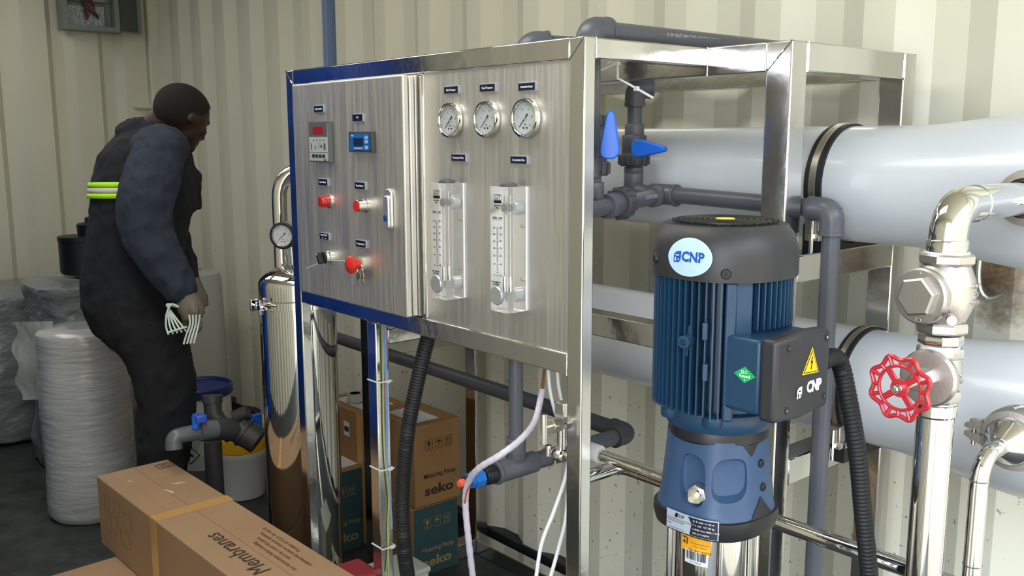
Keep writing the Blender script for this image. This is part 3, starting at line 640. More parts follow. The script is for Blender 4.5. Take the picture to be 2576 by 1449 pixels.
for u, v in ((1657, 668), (1828, 688)):                        # cover screws
    z = zp(v); a = azu(u, R0, z); rr = R0 * k235(a)
    T = frame_z((PX + rr * math.cos(a), PY + rr * math.sin(a), z), (math.cos(a), math.sin(a), 0))
    sc = MB().lathe([(0.0072, -0.002), (0.0072, 0.001), (0.0058, 0.003), (0.0050, 0.003)], T, 20).build('cover_screw', BLKR, pu)
    MB().box((-0.003, -0.0006, 0.003), (0.003, 0.0006, 0.0035), T).box((-0.0006, -0.003, 0.003), (0.0006, 0.003, 0.0035), T).build('screw_cross', mat('recess_black', '#050505', 0.6), sc)
# finned body
MB().lathe([(0.074, zm - 0.004), (0.074, zc)], TP, 48).build('motor_body', MOTOR, pu)
pad0, pad1 = -34, -8                                            # smooth pad towards the terminal box (degrees)
FA = []
a = -180.0
while a < 180:
    FA.append(a); a += 6.0
me_f = {}
def fin(a_deg, z0, z1, r1, r0=0.072, w_=0.0011):
    key = (round(z0, 4), round(z1, 4), round(r1, 4))
    if key not in me_f:
        o = MB().box((r0, -w_, z0), (r1, w_, z1)).build('fin', MOTOR, None); me_f[key] = o.data; bpy.data.objects.remove(o)
    o = bpy.data.objects.new('fin', me_f[key]); COL.objects.link(o); o.parent = pu; o.location = (0, 0, 0); o.rotation_euler = (0, 0, math.radians(a_deg)); return o
ztb1, ztb0 = 1.104, 1.000
for a in FA:
    if -52 < a < -28: continue
    if -28 <= a <= 33: fin(a, ztb1 + 0.004, zc - 0.001, 0.0985)
    else: fin(a, zm + (0.004 if a < -60 else 0.0), zc - 0.001, 0.0990)
T = TP @ Matrix.Rotation(math.radians(-46.5), 4, 'Z'); MB().box((0.070, -0.0075, zm), (0.0995, 0.0075, zc - 0.001), T).build('corner_pad', MOTOR, pu, bevel=0.003)
T = TP @ Matrix.Rotation(math.radians(-35), 4, 'Z'); MB().box((0.070, -0.012, ztb1 - 0.02), (0.0935, 0.012, zc - 0.001), T).build('corner_pad', MOTOR, pu, bevel=0.002)
z = zp(867); a = azu(1726, 0.1, z); T = frame_z((PX + 0.088 * math.cos(a), PY + 0.088 * math.sin(a), z), (math.cos(a), math.sin(a), 0))
bs = MB().lathe([(0.009, 0), (0.009, 0.020), (0.0045, 0.0205), (0.0045, 0.016)], T, 24).build('drain_boss', MOTOR, pu)
MB().box((-0.003, -0.022, 0.006), (0.003, 0.022, 0.0075), T @ Matrix.Rotation(PI / 2 if abs(T[2][0]) > 0.5 else 0, 4, 'Z')).build('boss_rib', MOTOR, bs)
for v in (835, 938):
    z = zp(v); a = azu(1773, 0.107, z); T = TP @ Matrix.Rotation(a, 4, 'Z'); MB().box((0.100, -0.0035, z - 0.012), (0.1075, 0.0035, z + 0.012), T).build('fin_tab', MOTOR, pu, bevel=0.001)
# terminal box
bx0, bx1, by0, by1 = PX + 0.06, -0.700, 1.030, 1.152
MB().box((bx0, by0, ztb0), (bx1, by1, ztb1)).build('terminal_box', MOTOR, pu, bevel=0.006, seg=3)
lidx = -0.672
lid = MB().prism([(by0 - 0.004, ztb0 - 0.004), (by0 + 0.06, ztb0 - 0.008), (by1 + 0.004, ztb0 - 0.002), (by1 + 0.004, ztb1 + 0.004), (by0 + 0.06, ztb1 + 0.008), (by0 - 0.004, ztb1 + 0.004)], 0, 0.026, lidT((bx1 + 0.001, 0, 0)) @ Matrix.Identity(4)).build('terminal_box_lid', COVER, pu, bevel=0.006, seg=3)
LX = bx1 + 0.027
def lp(u, v): return onx(u, v, LX)
for u, v in ((1985, 877), (2080, 848), (2073, 996), (1979, 1034)):
    q = lp(u, v); T = lidT(q); s = MB().lathe([(0.0052, -0.003), (0.0052, 0.0006), (0.004, 0.0008)], T, 18).build('lid_screw', BLKR, lid); MB().lathe([(0.0022, 0.0008), (0.0022, 0.0012)], T, 6).build('screw_socket', CHROME, s)
q = [lp(2043, 873), lp(2017, 944), lp(2058, 935)]
c = (q[0] + q[1] + q[2]) / 3; T = lidT(V((LX + 0.0004, 0, 0)))
tri = [(p.y, p.z) for p in q]; wr = MB().prism(tri, 0, 0.0005, T).build('warning_triangle', mat('warning_yellow', '#e8b91a', 0.4), lid)
cxy = (sum(p[0] for p in tri) / 3, sum(p[1] for p in tri) / 3)
def sct(P, s): return [(cxy[0] + (x - cxy[0]) * s, cxy[1] + (y - cxy[1]) * s) for x, y in P]
MB().prism(sct(tri, 0.86), 0.0006, 0.0008, T).build('triangle_line', BLACKINK, wr); MB().prism(sct(tri, 0.76), 0.0009, 0.0011, T).build('triangle_field', mat('warning_yellow', '#e8b91a', 0.4), wr)
bo = [(0.001, 0.011), (-0.004, 0.0005), (-0.0005, 0.001), (-0.002, -0.006), (-0.0035, -0.0055), (-0.001, -0.0095), (0.0008, -0.0052), (-0.0005, -0.0058), (0.0035, 0.0035), (0.0, 0.0032), (0.003, 0.010)]
MB().prism([(cxy[0] + x * 0.8, cxy[1] + y * 0.95 + 0.002) for x, y in bo], 0.0012, 0.0014, T).build('lightning_bolt', BLACKINK, wr)
q = lp(2043, 972); q.x += 0.0005
text('CNP', 0.0215, lidT(q) @ Matrix.Translation((0.004, 0, 0)), WHITEINK, lid, 'lettering', bold=0.0009, sx=0.82)
q = lp(2009, 987)
lb = lambda p: lidT((LX + 0.0004, q.y + 0.0175, q.z)) @ V((p.x, p.y, p.z))
patch([(x, y) for x, y in lg], lb, 0.0004, WHITEINK, lid, 'emblem')
for qq in ([(-0.0215, -0.0065), (-0.019, -0.0065), (-0.019, -0.001), (-0.0215, -0.001)], [(-0.0205, 0.001), (-0.014, 0.001), (-0.014, 0.0025), (-0.020, 0.0028)], [(-0.0165, -0.0045), (-0.0135, -0.0045), (-0.0135, -0.003), (-0.0165, -0.003)]): patch(qq, lb, 0.0009, COVER, lid, 'emblem_gap')
# green QC diamond on the front of the terminal box
q = ony(1874, 943, by0); T = panelT((q.x, by0 - 0.0003, q.z))
s = MB().prism([(-0.0175, 0), (0, -0.0115), (0.0175, 0), (0, 0.0115)], 0, 0.0004, T).build('quality_sticker', mat('qc_green', '#1d9b55', 0.4), pu)
text('Q.C.', 0.0062, T @ Matrix.Translation((0, 0.0038, 0.0006)), WHITEINK, s); text('Passed', 0.0062, T @ Matrix.Translation((0, -0.0018, 0.0006)), WHITEINK, s); text('6', 0.004, T @ Matrix.Translation((0, -0.0068, 0.0006)), WHITEINK, s)
# motor flange, stool and skirt
zfl, zbr = zp(1088), zp(1108)
MB().lathe([(0.074, zm + 0.004), (0.0800, zm), (0.0815, zm - 0.006), (0.0800, zfl - 0.004), (0.076, zfl - 0.012)], TP, 64).build('motor_flange', MOTOR, pu)
for dg in (-60, 12, 100, 190):
    a = AZ + math.radians(dg if dg != 12 else -6); T = TP @ Matrix.Rotation(a, 4, 'Z')
    MB().lathe([(0.013, zm - 0.013), (0.0145, zm - 0.010), (0.0145, zm + 0.001), (0.010, zm + 0.004)], T @ Matrix.Translation((0.079, 0, 0)), 20).build('flange_lug', MOTOR, pu)
MB().lathe([(0.070, zbr - 0.020), (0.0735, zbr - 0.016), (0.0735, zbr + 0.006), (0.071, zbr + 0.010)], TP, 56).build('stool_ring', BLKP, pu)
zk = zp(1330); za = zp(1130)
def stool_r(z): q = min(1, max(0, (z - zk) / (za - zk))); return 0.0825 - 0.0135 * (q ** 0.6) if q < 0.97 else 0.069
pr = [(0.079, zk - 0.012)] + [(stool_r(zk + (za - zk) * i / 14), zk + (za - zk) * i / 14) for i in range(15)] + [(0.069, zbr - 0.018)]
sb = MB().lathe(pr, TP, 96, sup=2.5).build('motor_stool', STOOL, pu)
def ell_cut(u, v, rx, rz, dep, tilt=0):
    z = zp(v); a = azu(u, 0.083, z); c_ = V((PX + 0.0785 * math.cos(a), PY + 0.0785 * math.sin(a), z)); T = frame_z((0, 0, 0), (math.cos(a), math.sin(a), 0)); T = T.to_3x3()
    R = Matrix((V((-math.sin(a), math.cos(a), 0)), V((0, 0, 1)), V((math.cos(a), math.sin(a), 0)))).transposed()
    T4 = R.to_4x4(); T4.translation = c_
    P = [(math.copysign(abs(math.cos(t)) ** 0.62, math.cos(t)) * rx, math.copysign(abs(math.sin(t)) ** 0.62, math.sin(t)) * rz + tilt * math.cos(t) * rz) for t in [2 * PI * i / 32 for i in range(32)]]
    mb = MB(); L = []
    for (s_, d_) in ((0.62, -dep), (0.86, -dep * 0.9), (1.0, -dep * 0.2), (1.15, dep), (1.3, 0.03)):
        L.append([T4 @ V((x * s_, y * s_, d_)) for x, y in P])
    vs = [p for l in L for p in l]; n = 32; F = [tuple(range(n - 1, -1, -1)), tuple(range(4 * n, 5 * n))]
    for j in range(4):
        for i in range(n): k = (i + 1) % n; F.append((j * n + i, j * n + k, (j + 1) * n + k, (j + 1) * n + i))
    mb.add(vs, F, True); return mb.build('cut', STOOL, None)
cuts = [ell_cut(1733, 1232, 0.0225, 0.038, 0.016, -0.1), ell_cut(1840, 1222, 0.0275, 0.031, 0.013, 0.12)]
for c_ in cuts: b = sb.modifiers.new('b', 'BOOLEAN'); b.object = c_; b.operation = 'DIFFERENCE'; b.solver = 'EXACT'
bake(sb)
for c_ in cuts: bpy.data.objects.remove(c_)
for p in sb.data.polygons: p.use_smooth = True
sb.data.set_sharp_from_angle(angle=math.radians(32))
zsk = zp(1378); zs1 = zp(1342)
MB().lathe([(0.074, zsk), (0.0810, zsk + 0.003), (0.0850, zs1 - 0.004), (0.0845, zk + 0.002), (0.0825, zk + 0.003)], TP, 96, sup=2.7).build('skirt', BLKP, pu, bevel=0)
def chev(u, v, up, hw, hh, th):                               # raised black chevron on the stool's right corner
    z = zp(v); a = azu(u, 0.1, z); n = 14; mb = MB(); P = []
    for i in range(n + 1):
        x = -hw + 2 * hw * i / n; e = 1 - abs(x) / hw
        for (yy) in ((0, e * hh) if up else (-e * hh, 0)):
            zz = z + yy; aa = a + x / 0.082; k = (abs(math.cos(aa)) ** 2.5 + abs(math.sin(aa)) ** 2.5) ** (-1 / 2.5)
            for ex in (-0.004, th): P.append(V((PX + (stool_r(zz) * k + ex) * math.cos(aa), PY + (stool_r(zz) * k + ex) * math.sin(aa), zz)))
    F = []
    for i in range(n):
        b0 = i * 4; c0 = b0 + 4; F += [(b0 + 1, c0 + 1, c0 + 3, b0 + 3), (b0, b0 + 2, c0 + 2, c0), (b0 + 2, b0 + 3, c0 + 3, c0 + 2), (b0, c0, c0 + 1, b0 + 1)]
    F += [(0, 1, 3, 2), (n * 4, n * 4 + 2, n * 4 + 3, n * 4 + 1)]
    return mb.add(P, F).build('chevron', BLKP, pu)
chev(1945, 1334, True, 0.030, 0.034, 0.0015); chev(1928, 1124, False, 0.026, 0.026, 0.0015)
for v in (1195, 1256):
    z = zp(v); a = azu(1938, 0.088, z); k = (abs(math.cos(a)) ** 2.5 + abs(math.sin(a)) ** 2.5) ** (-1 / 2.5); rr = stool_r(z) * k
    s = MB().lathe([(0.0062, -0.002), (0.0062, 0.002), (0.0045, 0.0034), (0.0025, 0.0034), (0.0025, 0.002)], frame_z((PX + rr * math.cos(a), PY + rr * math.sin(a), z), (math.cos(a), math.sin(a), 0)), 18).build('stool_screw', BLKR, pu)
z = zp(1266); a = azu(1752, 0.08, z); d = V((math.cos(a), math.sin(a), 0)); c_ = V((PX, PY, z)) + d * 0.066
vp = MB().cyl(c_, c_ + d * 0.014, 0.0145, 6).build('vent_plug', CAST, pu, bevel=0.001)
MB().cyl(c_ + d * 0.0145, c_ + d * 0.022, 0.010, 20).build('plug_collar', CHROME, vp); MB().cyl(c_ + d * 0.022, c_ + d * 0.034, 0.006, 16, 0.0045).build('plug_tip', mat('plug_pale', '#c9c4a8', 0.35, 0.5), vp)
# sleeve, tie rods, base
zb = 0.13
MB().lathe([(0.0585, zb), (0.0585, zsk + 0.002)], TP, 64).build('outer_sleeve', CHROME, pu)
for dg in (-68, 6, 58, 150):
    a = AZ + math.radians(dg if dg != 6 else 8); MB().cyl((PX + 0.0705 * math.cos(a), PY + 0.0705 * math.sin(a), zb), (PX + 0.0705 * math.cos(a), PY + 0.0705 * math.sin(a), zsk + 0.004), 0.0047, 14).build('tie_rod', CHROME, pu)
MB().lathe([(0.115, 0.0), (0.115, 0.02), (0.09, 0.035), (0.088, 0.12), (0.10, zb), (0.10, zb + 0.012)], TP, 48).build('pump_base', BLKP, pu, bevel=0)
# name plate on the skirt, yellow sticker and barcode on the sleeve
zn = zp(1342); an = azu(1736, 0.0855, zn)
def skb(p):
    a = an + p.x / 0.085; k = (abs(math.cos(a)) ** 2.7 + abs(math.sin(a)) ** 2.7) ** (-1 / 2.7); rr = 0.0848 * k + p.z + 0.0007
    return V((PX + rr * math.cos(a), PY + rr * math.sin(a), zn + p.y))
npl = patch([(-0.041, -0.014), (0.041, -0.014), (0.041, 0.015), (-0.041, 0.015)], skb, 0.0004, mat('nameplate_silver', '#a9b2c0', 0.3, 0.2), pu, 'rating_plate', label='silver and black rating plate')
patch([(0.001, -0.013), (0.0395, -0.013), (0.0395, 0.0135), (-0.002, 0.0135), (0.004, 0.004)], skb, 0.0012, mat('plate_navy', '#1a1f2c', 0.35), npl, 'plate_field')
def pt(s, x, y, sz, m): text(s, sz, None, m, npl, 'lettering', bend=lambda p: skb(V((p.x + x, p.y + y, 0.0026))), align='LEFT')
pt('CNP', -0.022, 0.0095, 0.0072, BLACKINK); patch([(x * 0.42 - 0.0145, y * 0.42 + 0.0095) for x, y in lg], skb, 0.0016, BLACKINK, npl, 'emblem')
pt('LIGHT VERTICAL MULTISTAGE', -0.038, 0.003, 0.0032, BLACKINK); pt('CENTRIFUGAL PUMP', -0.038, -0.0005, 0.0032, BLACKINK); pt('Model', -0.038, -0.005, 0.0030, BLACKINK); pt('Nanfang Pump Industry', -0.034, -0.0105, 0.0028, BLACKINK)
for i, s in enumerate(('Q  8  m3/h  H 142 m', 'P  4  kW   WT 80 kg', 'n 2900 r/min NPSH 1.8 m', 'S/N 2111100274')): pt(s, 0.006, 0.0095 - i * 0.006, 0.0034, WHITEINK)
zy = zp(1384, 0.06); ay = azu(1748, 0.059, zy); yb = cylbend(PX, PY, 0.0592, ay, zy)
ys = patch([(-0.0245, -0.011), (0.0245, -0.011), (0.0245, 0.020), (-0.0245, 0.020)], yb, 0.0, mat('sticker_yellow', '#e0a020', 0.4), pu, 'yellow_sticker', label='yellow caution sticker')
text('No dry running', 0.0055, None, BLACKINK, ys, bend=lambda p: yb(V((p.x + 0.008, p.y - 0.0065, 0.0012)))); text('Pay attention to the', 0.0035, None, BLACKINK, ys, bend=lambda p: yb(V((p.x + 0.008, p.y + 0.0045, 0.0012)))); text('motor rotation', 0.0035, None, BLACKINK, ys, bend=lambda p: yb(V((p.x + 0.008, p.y + 0.0, 0.0012))))
patch([(-0.022, 0.0), (-0.012, 0.0), (-0.012, 0.010), (-0.022, 0.010)], yb, 0.0008, BLACKINK, ys, 'pictogram'); patch([(-0.021, 0.001), (-0.013, 0.001), (-0.013, 0.009), (-0.021, 0.009)], yb, 0.0014, mat('sticker_yellow', '#e0a020', 0.4), ys, 'pictogram_field'); patch([(-0.0195, 0.002), (-0.0145, 0.002), (-0.017, 0.0075)], yb, 0.002, BLACKINK, ys, 'pictogram')
zy2 = zp(1413, 0.06); ay2 = azu(1750, 0.059, zy2); yb2 = cylbend(PX, PY, 0.0592, ay2, zy2)
bs = patch([(-0.019, -0.011), (0.019, -0.011), (0.019, 0.0105), (-0.019, 0.0105)], yb2, 0.0, mat('sticker_grey', '#c3c8ce', 0.4), pu, 'barcode_sticker')
x = -0.0165; rnd = random.Random(3); 
while x < 0.016:
    w_ = rnd.choice((0.0005, 0.0008, 0.0012)); patch([(x, -0.004), (x + w_, -0.004), (x + w_, 0.009), (x, 0.009)], yb2, 0.0008, BLACKINK, bs, 'barcode_bar'); x += w_ + rnd.choice((0.0006, 0.0009, 0.0014))
text('2111100274', 0.0036, None, BLACKINK, bs, bend=lambda p: yb2(V((p.x, p.y - 0.0075, 0.0012))))
# corrugated conduit from the terminal box
def conduit(name, pts, r, label, m=BLKR, pitch=0.0062):
    path = smooth(pts, 16); out = [path[0]]; acc = 0; L = [0]
    for a, b in zip(path, path[1:]): L.append(L[-1] + (b - a).length)
    n = int(L[-1] / (pitch / 6)); P = []; R = []; j = 0
    for i in range(n + 1):
        s = L[-1] * i / n
        while j < len(L) - 2 and L[j + 1] < s: j += 1
        P.append(path[j].lerp(path[j + 1], (s - L[j]) / max(1e-9, L[j + 1] - L[j])))
        ph = (s / pitch) % 1; R.append(r * (1.0 if ph < 0.55 else 0.88))
    return tag(MB().tube(P, R, 18).build(name, m, ang=60), label, 'conduit')
conduit('corrugated_conduit', [V((-0.70, 1.176, 1.052)), at(2108, 905, 1.36), at(2135, 1010, 1.37), at(2158, 1150, 1.38), at(2172, 1300, 1.40), at(2188, 1460, 1.42), at(2195, 1600, 1.46)], 0.0135, 'black corrugated conduit dropping from the blue motor terminal box')
conduit('corrugated_conduit', [at(1090, 800, 2.02), at(1075, 855, 2.0), at(1050, 960, 1.98), at(1025, 1090, 1.97), at(1012, 1230, 1.99), at(1014, 1360, 2.0), at(1030, 1480, 2.05)], 0.0165, 'black corrugated conduit hanging below the control cabinet')

# ================================================================== GREY PVC PIPEWORK
def pipe(name, label, cat='pipe', loc=(0, 0, 0), group=None): return thing(name, label, cat, loc, group)
def run(par, pts, r, m=PVC, name='pipe_run', fr_=0.03, n=20): return MB().tube(fil(pts, fr_), r, n).build(name, m, par)
def collar(par, c, d, r, L, name='socket', m=PVC, k=0.0):
    c, d = V(c), V(d).normalized(); T = frame_z(c - d * L / 2, d)
    return MB().lathe([(r * 0.96, 0), (r, 0.0015), (r, L - 0.0015), (r * 0.96, L)], T, 28).build(name, m, par)
def elbow(par, c, d1, d2, r, L=0.032, m=PVC):
    c, d1, d2 = V(c), V(d1).normalized(), V(d2).normalized(); q = fil([c + d1 * L, c, c + d2 * L], L * 0.62, 10)
    rr = [r] * len(q)
    return MB().tube(q, rr, 24).tube([c + d1 * (L - 0.006), c + d1 * (L + 0.0005)], r * 1.05, 24).tube([c + d2 * (L - 0.006), c + d2 * (L + 0.0005)], r * 1.05, 24).build('elbow', m, par)
def union(par, c, d, r, L, m=PVCD, nb=14):
    c, d = V(c), V(d).normalized(); T = frame_z(c - d * L / 2, d)
    mb = MB().lathe([(r * 0.8, -L * 0.25), (r * 0.8, 0), (r * 0.94, 0.001), (r * 0.97, L * 0.15), (r * 0.93, L * 0.85), (r * 0.85, L), (r * 0.7, L)], T, 32)
    for i in range(nb): mb.box((r * 0.88, -0.0016, L * 0.12), (r * 1.02, 0.0016, L * 0.88), T @ Matrix.Rotation(2 * PI * i / nb, 4, 'Z'))
    return mb.build('union_nut', m, par)
def handle(par, hub, L, w0, w1, T, hubl=0.018, m=BLUE, th=0.014):
    """T: local x along the lever, z out of the valve"""
    T = Matrix.Translation(V(hub)) @ T
    mb = MB(); n = 8; P = [(-w0 * 0.38, w0 * 0.42), (-w0 * 0.5, w0 * 0.2), (-w0 * 0.5, -w0 * 0.2), (-w0 * 0.38, -w0 * 0.42), (-w0 * 0.2, -w0 * 0.5), (w0 * 0.1, -w0 * 0.5), (L - w1, -w1 * 0.5), (L - w1 * 0.3, -w1 * 0.35), (L, 0), (L - w1 * 0.3, w1 * 0.35), (L - w1, w1 * 0.5), (w0 * 0.1, w0 * 0.5), (-w0 * 0.2, w0 * 0.5)]
    mb.prism(P, hubl - th, hubl, T); o = mb.build('lever_handle', m, par, bevel=0.0025, seg=3)
    MB().cyl(T @ V((0, 0, 0)), T @ V((0, 0, hubl - th)), w0 * 0.36, 20).build('handle_stem', m, o)
    return o
RX = Matrix(((1, 0, 0), (0, 0, -1), (0, 1, 0))).to_4x4()       # x -> +X, z -> -Y
# top pipe over the frame
P0 = ony(1484, 100, 1.195); P0.z = 1.5535
t = pipe('overhead_pipe', 'grey pvc pipe with elbow running back across the top of the frame', loc=(P0.x, P0.y, 1.2))
elbow(t, P0, (0, 1, 0), (0, 0, -1), 0.0258, 0.043); run(t, [P0 + V((0, 0.03, 0)), V((P0.x + 0.005, 1.86, 1.553))], 0.0195); run(t, [P0 - V((0, 0, 0.03)), V((P0.x, P0.y, 1.30))], 0.0195)
TT = fm(V((P0.x + 0.0205, P0.y + 0.26, 1.5585)), (0, -1, 0), (0, 0, -1))
text('MADE IN KENYA 2022 UNI QWS-40-31', 0.0095, TT, mat('pipe_print', '#a9abab', 0.6), t, 'lettering')
P1 = ony(1328, 100, 1.26); P1.z = 1.553
t = pipe('overhead_pipe', 'short grey pvc elbow showing just above the middle of the top rail', loc=(P1.x, P1.y, 1.2))
elbow(t, P1, (0.5, 1, 0), (0, 0, -1), 0.0255, 0.042); run(t, [P1 + V((0.012, 0.025, 0)), P1 + V((0.10, 0.22, -0.004))], 0.0185); run(t, [P1 - V((0, 0, 0.03)), V((P1.x, P1.y, 1.30))], 0.0185)
# standing valve pipe in front of the upper vessel
vx, vy = -1.352, 1.497
zq = lambda v: zat(vx, vy, v)
t = pipe('valve_pipe', 'grey pvc ball valve pipe with blue lever pointing right, before the upper vessel', 'valve', (vx, vy, zq(480)))
ztop = zq(222)
run(t, [(vx, vy, zq(485)), (vx, vy, ztop)], 0.0155); elbow(t, (vx, vy, ztop), (0, 0, -1), (0.55, 1, 0), 0.0215, 0.036)
collar(t, (vx, vy, zq(256)), (0, 0, 1), 0.0205, 0.022)
collar(t, (vx, vy, zq(330)), (0, 0, 1), 0.0205, 0.030); collar(t, (vx, vy, zq(362)), (0, 0, 1), 0.0262, 0.036, 'valve_body', PVCD)
union(t, (vx, vy, zq(402)), (0, 0, -1), 0.0335, 0.026); collar(t, (vx, vy, zq(428)), (0, 0, 1), 0.0205, 0.014); collar(t, (vx, vy, zq(455)), (0, 0, 1), 0.0205, 0.034)
hb = ony(1622, 373, 1.462); handle(t, hb, 0.070, 0.036, 0.016, Matrix.Rotation(math.radians(1), 4, 'Y') @ RX, 0.022)
# header, tee and standpipe beside the pump
ZH = 1.247; TX_ = ony(1665, 488, 1.5).x
sx_, sy_ = -0.882, 1.497
t = pipe('header_pipe', 'grey pvc header pipe with tee that turns down into the standpipe right of the pump', loc=(sx_, sy_, 0))
run(t, [(TX_ - 0.02, 1.497, ZH + 0.008), (sx_, sy_, ZH - 0.004)], 0.0165); run(t, [(sx_, sy_, ZH), (sx_, sy_, 0.02)], 0.0162)
elbow(t, (sx_, sy_, ZH - 0.004), (-1, 0, 0), (0, 0, -1), 0.0215, 0.045)
collar(t, (TX_ + 0.005, 1.497, ZH + 0.006), (1, 0, 0), 0.0215, 0.062, 'tee_body'); collar(t, (TX_ + 0.040, 1.497, ZH + 0.005), (1, 0, 0), 0.0232, 0.006)
A = V((TX_, 1.497, ZH + 0.004)); B = at(1468, 530, 1.63); d = (B - A).normalized()
run(t, [A, B], 0.0162, fr_=0); collar(t, A + d * 0.035, d, 0.0215, 0.03); 
def seg_u(A, B, u):
    lo, hi = 0.0, 1.0
    for _ in range(40):
        m = (lo + hi) / 2; c = M3.transposed() @ (A.lerp(B, m) - CAM)
        if CX + FPX * c.x / c.z > u: lo = m
        else: hi = m
    return A.lerp(B, lo)
u1 = seg_u(A, B, 1562)
union(t, A + d * (u1 - A).dot(d), d, 0.031, 0.030); collar(t, A + d * ((u1 - A).dot(d) + 0.045), d, 0.0225, 0.05, 'union_sleeve')
run(t, [A + V((-0.01, 0, 0)), (vx, vy, ZH + 0.012), (vx, vy, ZH + 0.04)], 0.0162, fr_=0.02)
q = seg_u(A, B, 1622)
right = -d; out_ = (CAM - q).normalized(); up_ = (out_.cross(right)).normalized(); out2 = right.cross(up_)
pc = A + d * (q - A).dot(d) + out2 * 0.0168
text('R17 KS ISO:1', 0.0115, fm(pc, right, up_), mat('pipe_print', '#a9abab', 0.6), t)
# valve beside the front post
v1 = at(1493, 360, 1.68)
t = pipe('valve_pipe', 'grey pvc ball valve with upright blue lever right behind the front post', 'valve', (v1.x, v1.y, 1.1))
run(t, [V((v1.x, v1.y, 1.255)), V((v1.x, v1.y, 1.375))], 0.0155); collar(t, v1, (0, 0, 1), 0.025, 0.05, 'valve_body', PVCD); union(t, v1 - V((0, 0, 0.045)), (0, 0, -1), 0.031, 0.026); union(t, v1 + V((0, 0, 0.04)), (0, 0, 1), 0.026, 0.02)
collar(t, v1 - V((0, 0, 0.085)), (0, 0, 1), 0.0205, 0.03)
hb = at(1534, 375, 1.63); TZ = Matrix.Rotation(math.radians(30), 4, 'Z') @ (Matrix.Rotation(-PI / 2, 4, 'Y')) 
TH = fm((0, 0, 0), (0.02, 0, 1), V((-0.1, 1, 0)).cross(V((0, 0, 1))).cross(V((0, 0, 1))).cross(V((0, 0, 1))) if False else (-0.80, -0.62, 0))
zz = V((0, 0, 1)).cross(V((-0.80, -0.62, 0)))
if zz.dot(CAM - hb) < 0: TH = fm((0, 0, 0), (0.02, 0, 1), (0.80, 0.62, 0))
handle(t, hb - (V((0, 0, 1)).cross(V((0.80, 0.62, 0)))).normalized() * 0.012 * (1 if V((0, 0, 1)).cross(V((0.80, 0.62, 0))).dot(CAM - hb) > 0 else -1), 0.068, 0.034, 0.018, TH, 0.020)
# low pipe loop with tee and blue gland
ex, ey, ez = -1.333, 1.473, 0.728
t = pipe('drain_pipe', 'dark grey pvc pipe loop low behind the frame, ending in a blue gland', loc=(ex, ey, ez))
run(t, [(-2.9, ey, ez + 0.012), (ex, ey, ez)], 0.0185, PVCD); elbow(t, (ex, ey, ez), (-1, 0, 0), (0, -1, 0), 0.0225, 0.045, PVCD)
run(t, [(ex, ey, ez), (ex, 1.13, ez)], 0.0175, PVC)
collar(t, (ex, 1.148, ez), (0, 1, 0), 0.0215, 0.10, 'tee_body'); collar(t, (ex, 1.098, ez), (0, 1, 0), 0.0235, 0.008)
run(t, [(ex, 1.148, ez), (ex, 1.148, 1.25)], 0.0140); collar(t, (ex, 1.148, ez + 0.038), (0, 0, 1), 0.0195, 0.045)
union(t, (ex, 1.080, ez), (0, -1, 0), 0.0185, 0.028, BLKP, 8); GL = mat('gland_blue', '#1c69c0', 0.35)
MB().cyl((ex, 1.062, ez), (ex, 1.040, ez), 0.0175, 8).cyl((ex, 1.040, ez), (ex, 1.030, ez), 0.0155, 8).build('blue_gland', GL, t, bevel=0.001)
MB().cyl((ex, 1.030, ez), (ex, 1.018, ez), 0.0105, 16).build('gland_seal', BLKR, t); MB().lathe([(0.008, 0), (0.0085, 0.006), (0.006, 0.012)], frame_z((ex, 1.018, ez), (0, -1, 0)), 16).build('orange_plug', mat('orange_plug', '#d9573a', 0.4), t)
MB().tube([(ex + 0.0215 * math.cos(a), 1.235, ez + 0.0185 * math.sin(a)) for a in [2 * PI * i / 24 for i in range(24)]], 0.002, 6, closed=True).build('glue_ring', mat('glue_tan', '#b8a47c', 0.6), t)

# ================================================================== STAINLESS PIPEWORK
t = pipe('steel_pipe', 'polished steel pipe running low across behind the pump with an elbow at left', loc=(-1.24, 1.35, 0.70))
MB().tube(fil([(-1.243, 1.235, 0.706), (-1.243, 1.352, 0.706), (-0.45, 1.352, 0.706)], 0.028, 8), 0.0140, 22).build('pipe_run', CHROME, t)
for x in (-1.19, -0.70): MB().tube([(x, 1.352 + 0.0141 * math.cos(a), 0.706 + 0.0141 * math.sin(a)) for a in [2 * PI * i / 24 for i in range(24)]], 0.0008, 5, closed=True).build('pipe_weld', STEEL, t)
q = at(1508, 1143, 1.87)
t = pipe('white_coupling', 'white plastic coupling with a steel stub just right of the front post', 'coupling', q)
dd = V((0.93, 0.1, -0.06)).normalized()
collar(t, q - dd * 0.012, dd, 0.0185, 0.028, 'coupling_nut', WHITE); MB().cyl(q, q + dd * 0.17, 0.0115, 18).build('steel_stub', CHROME, t)
# big riser with gate valve, check valve and elbow
bx, by, KS = -0.560, 1.240, 0.94
zr = lambda v: zat(bx, by, v)
t = pipe('riser_pipe', 'thick polished steel riser carrying the red wheel valve and elbow at far right', loc=(bx, by, 0))
MB().tube([(bx, by, 0.02), (bx, by, zr(1045))], 0.0243, 36).build('pipe_run', CHROME, t)
MB().lathe([(0.0246, zr(1045)), (0.0268, zr(1040)), (0.0268, zr(1014)), (0.0246, zr(1010))], Matrix.Translation((bx, by, 0)), 36).build('pipe_socket', STEEL, t)
def hexn(par, v0, v1, r, name='hex_end', m=CAST, turn=0.2):
    r *= KS
    a_, b_ = zr(v0), zr(v1); T = Matrix.Translation((bx, by, 0)) @ Matrix.Rotation(turn, 4, 'Z')
    return MB().lathe([(r * 0.94, b_), (r, b_ + 0.0025), (r, a_ - 0.0025), (r * 0.94, a_)], T, 8, smooth=False).build(name, m, par)
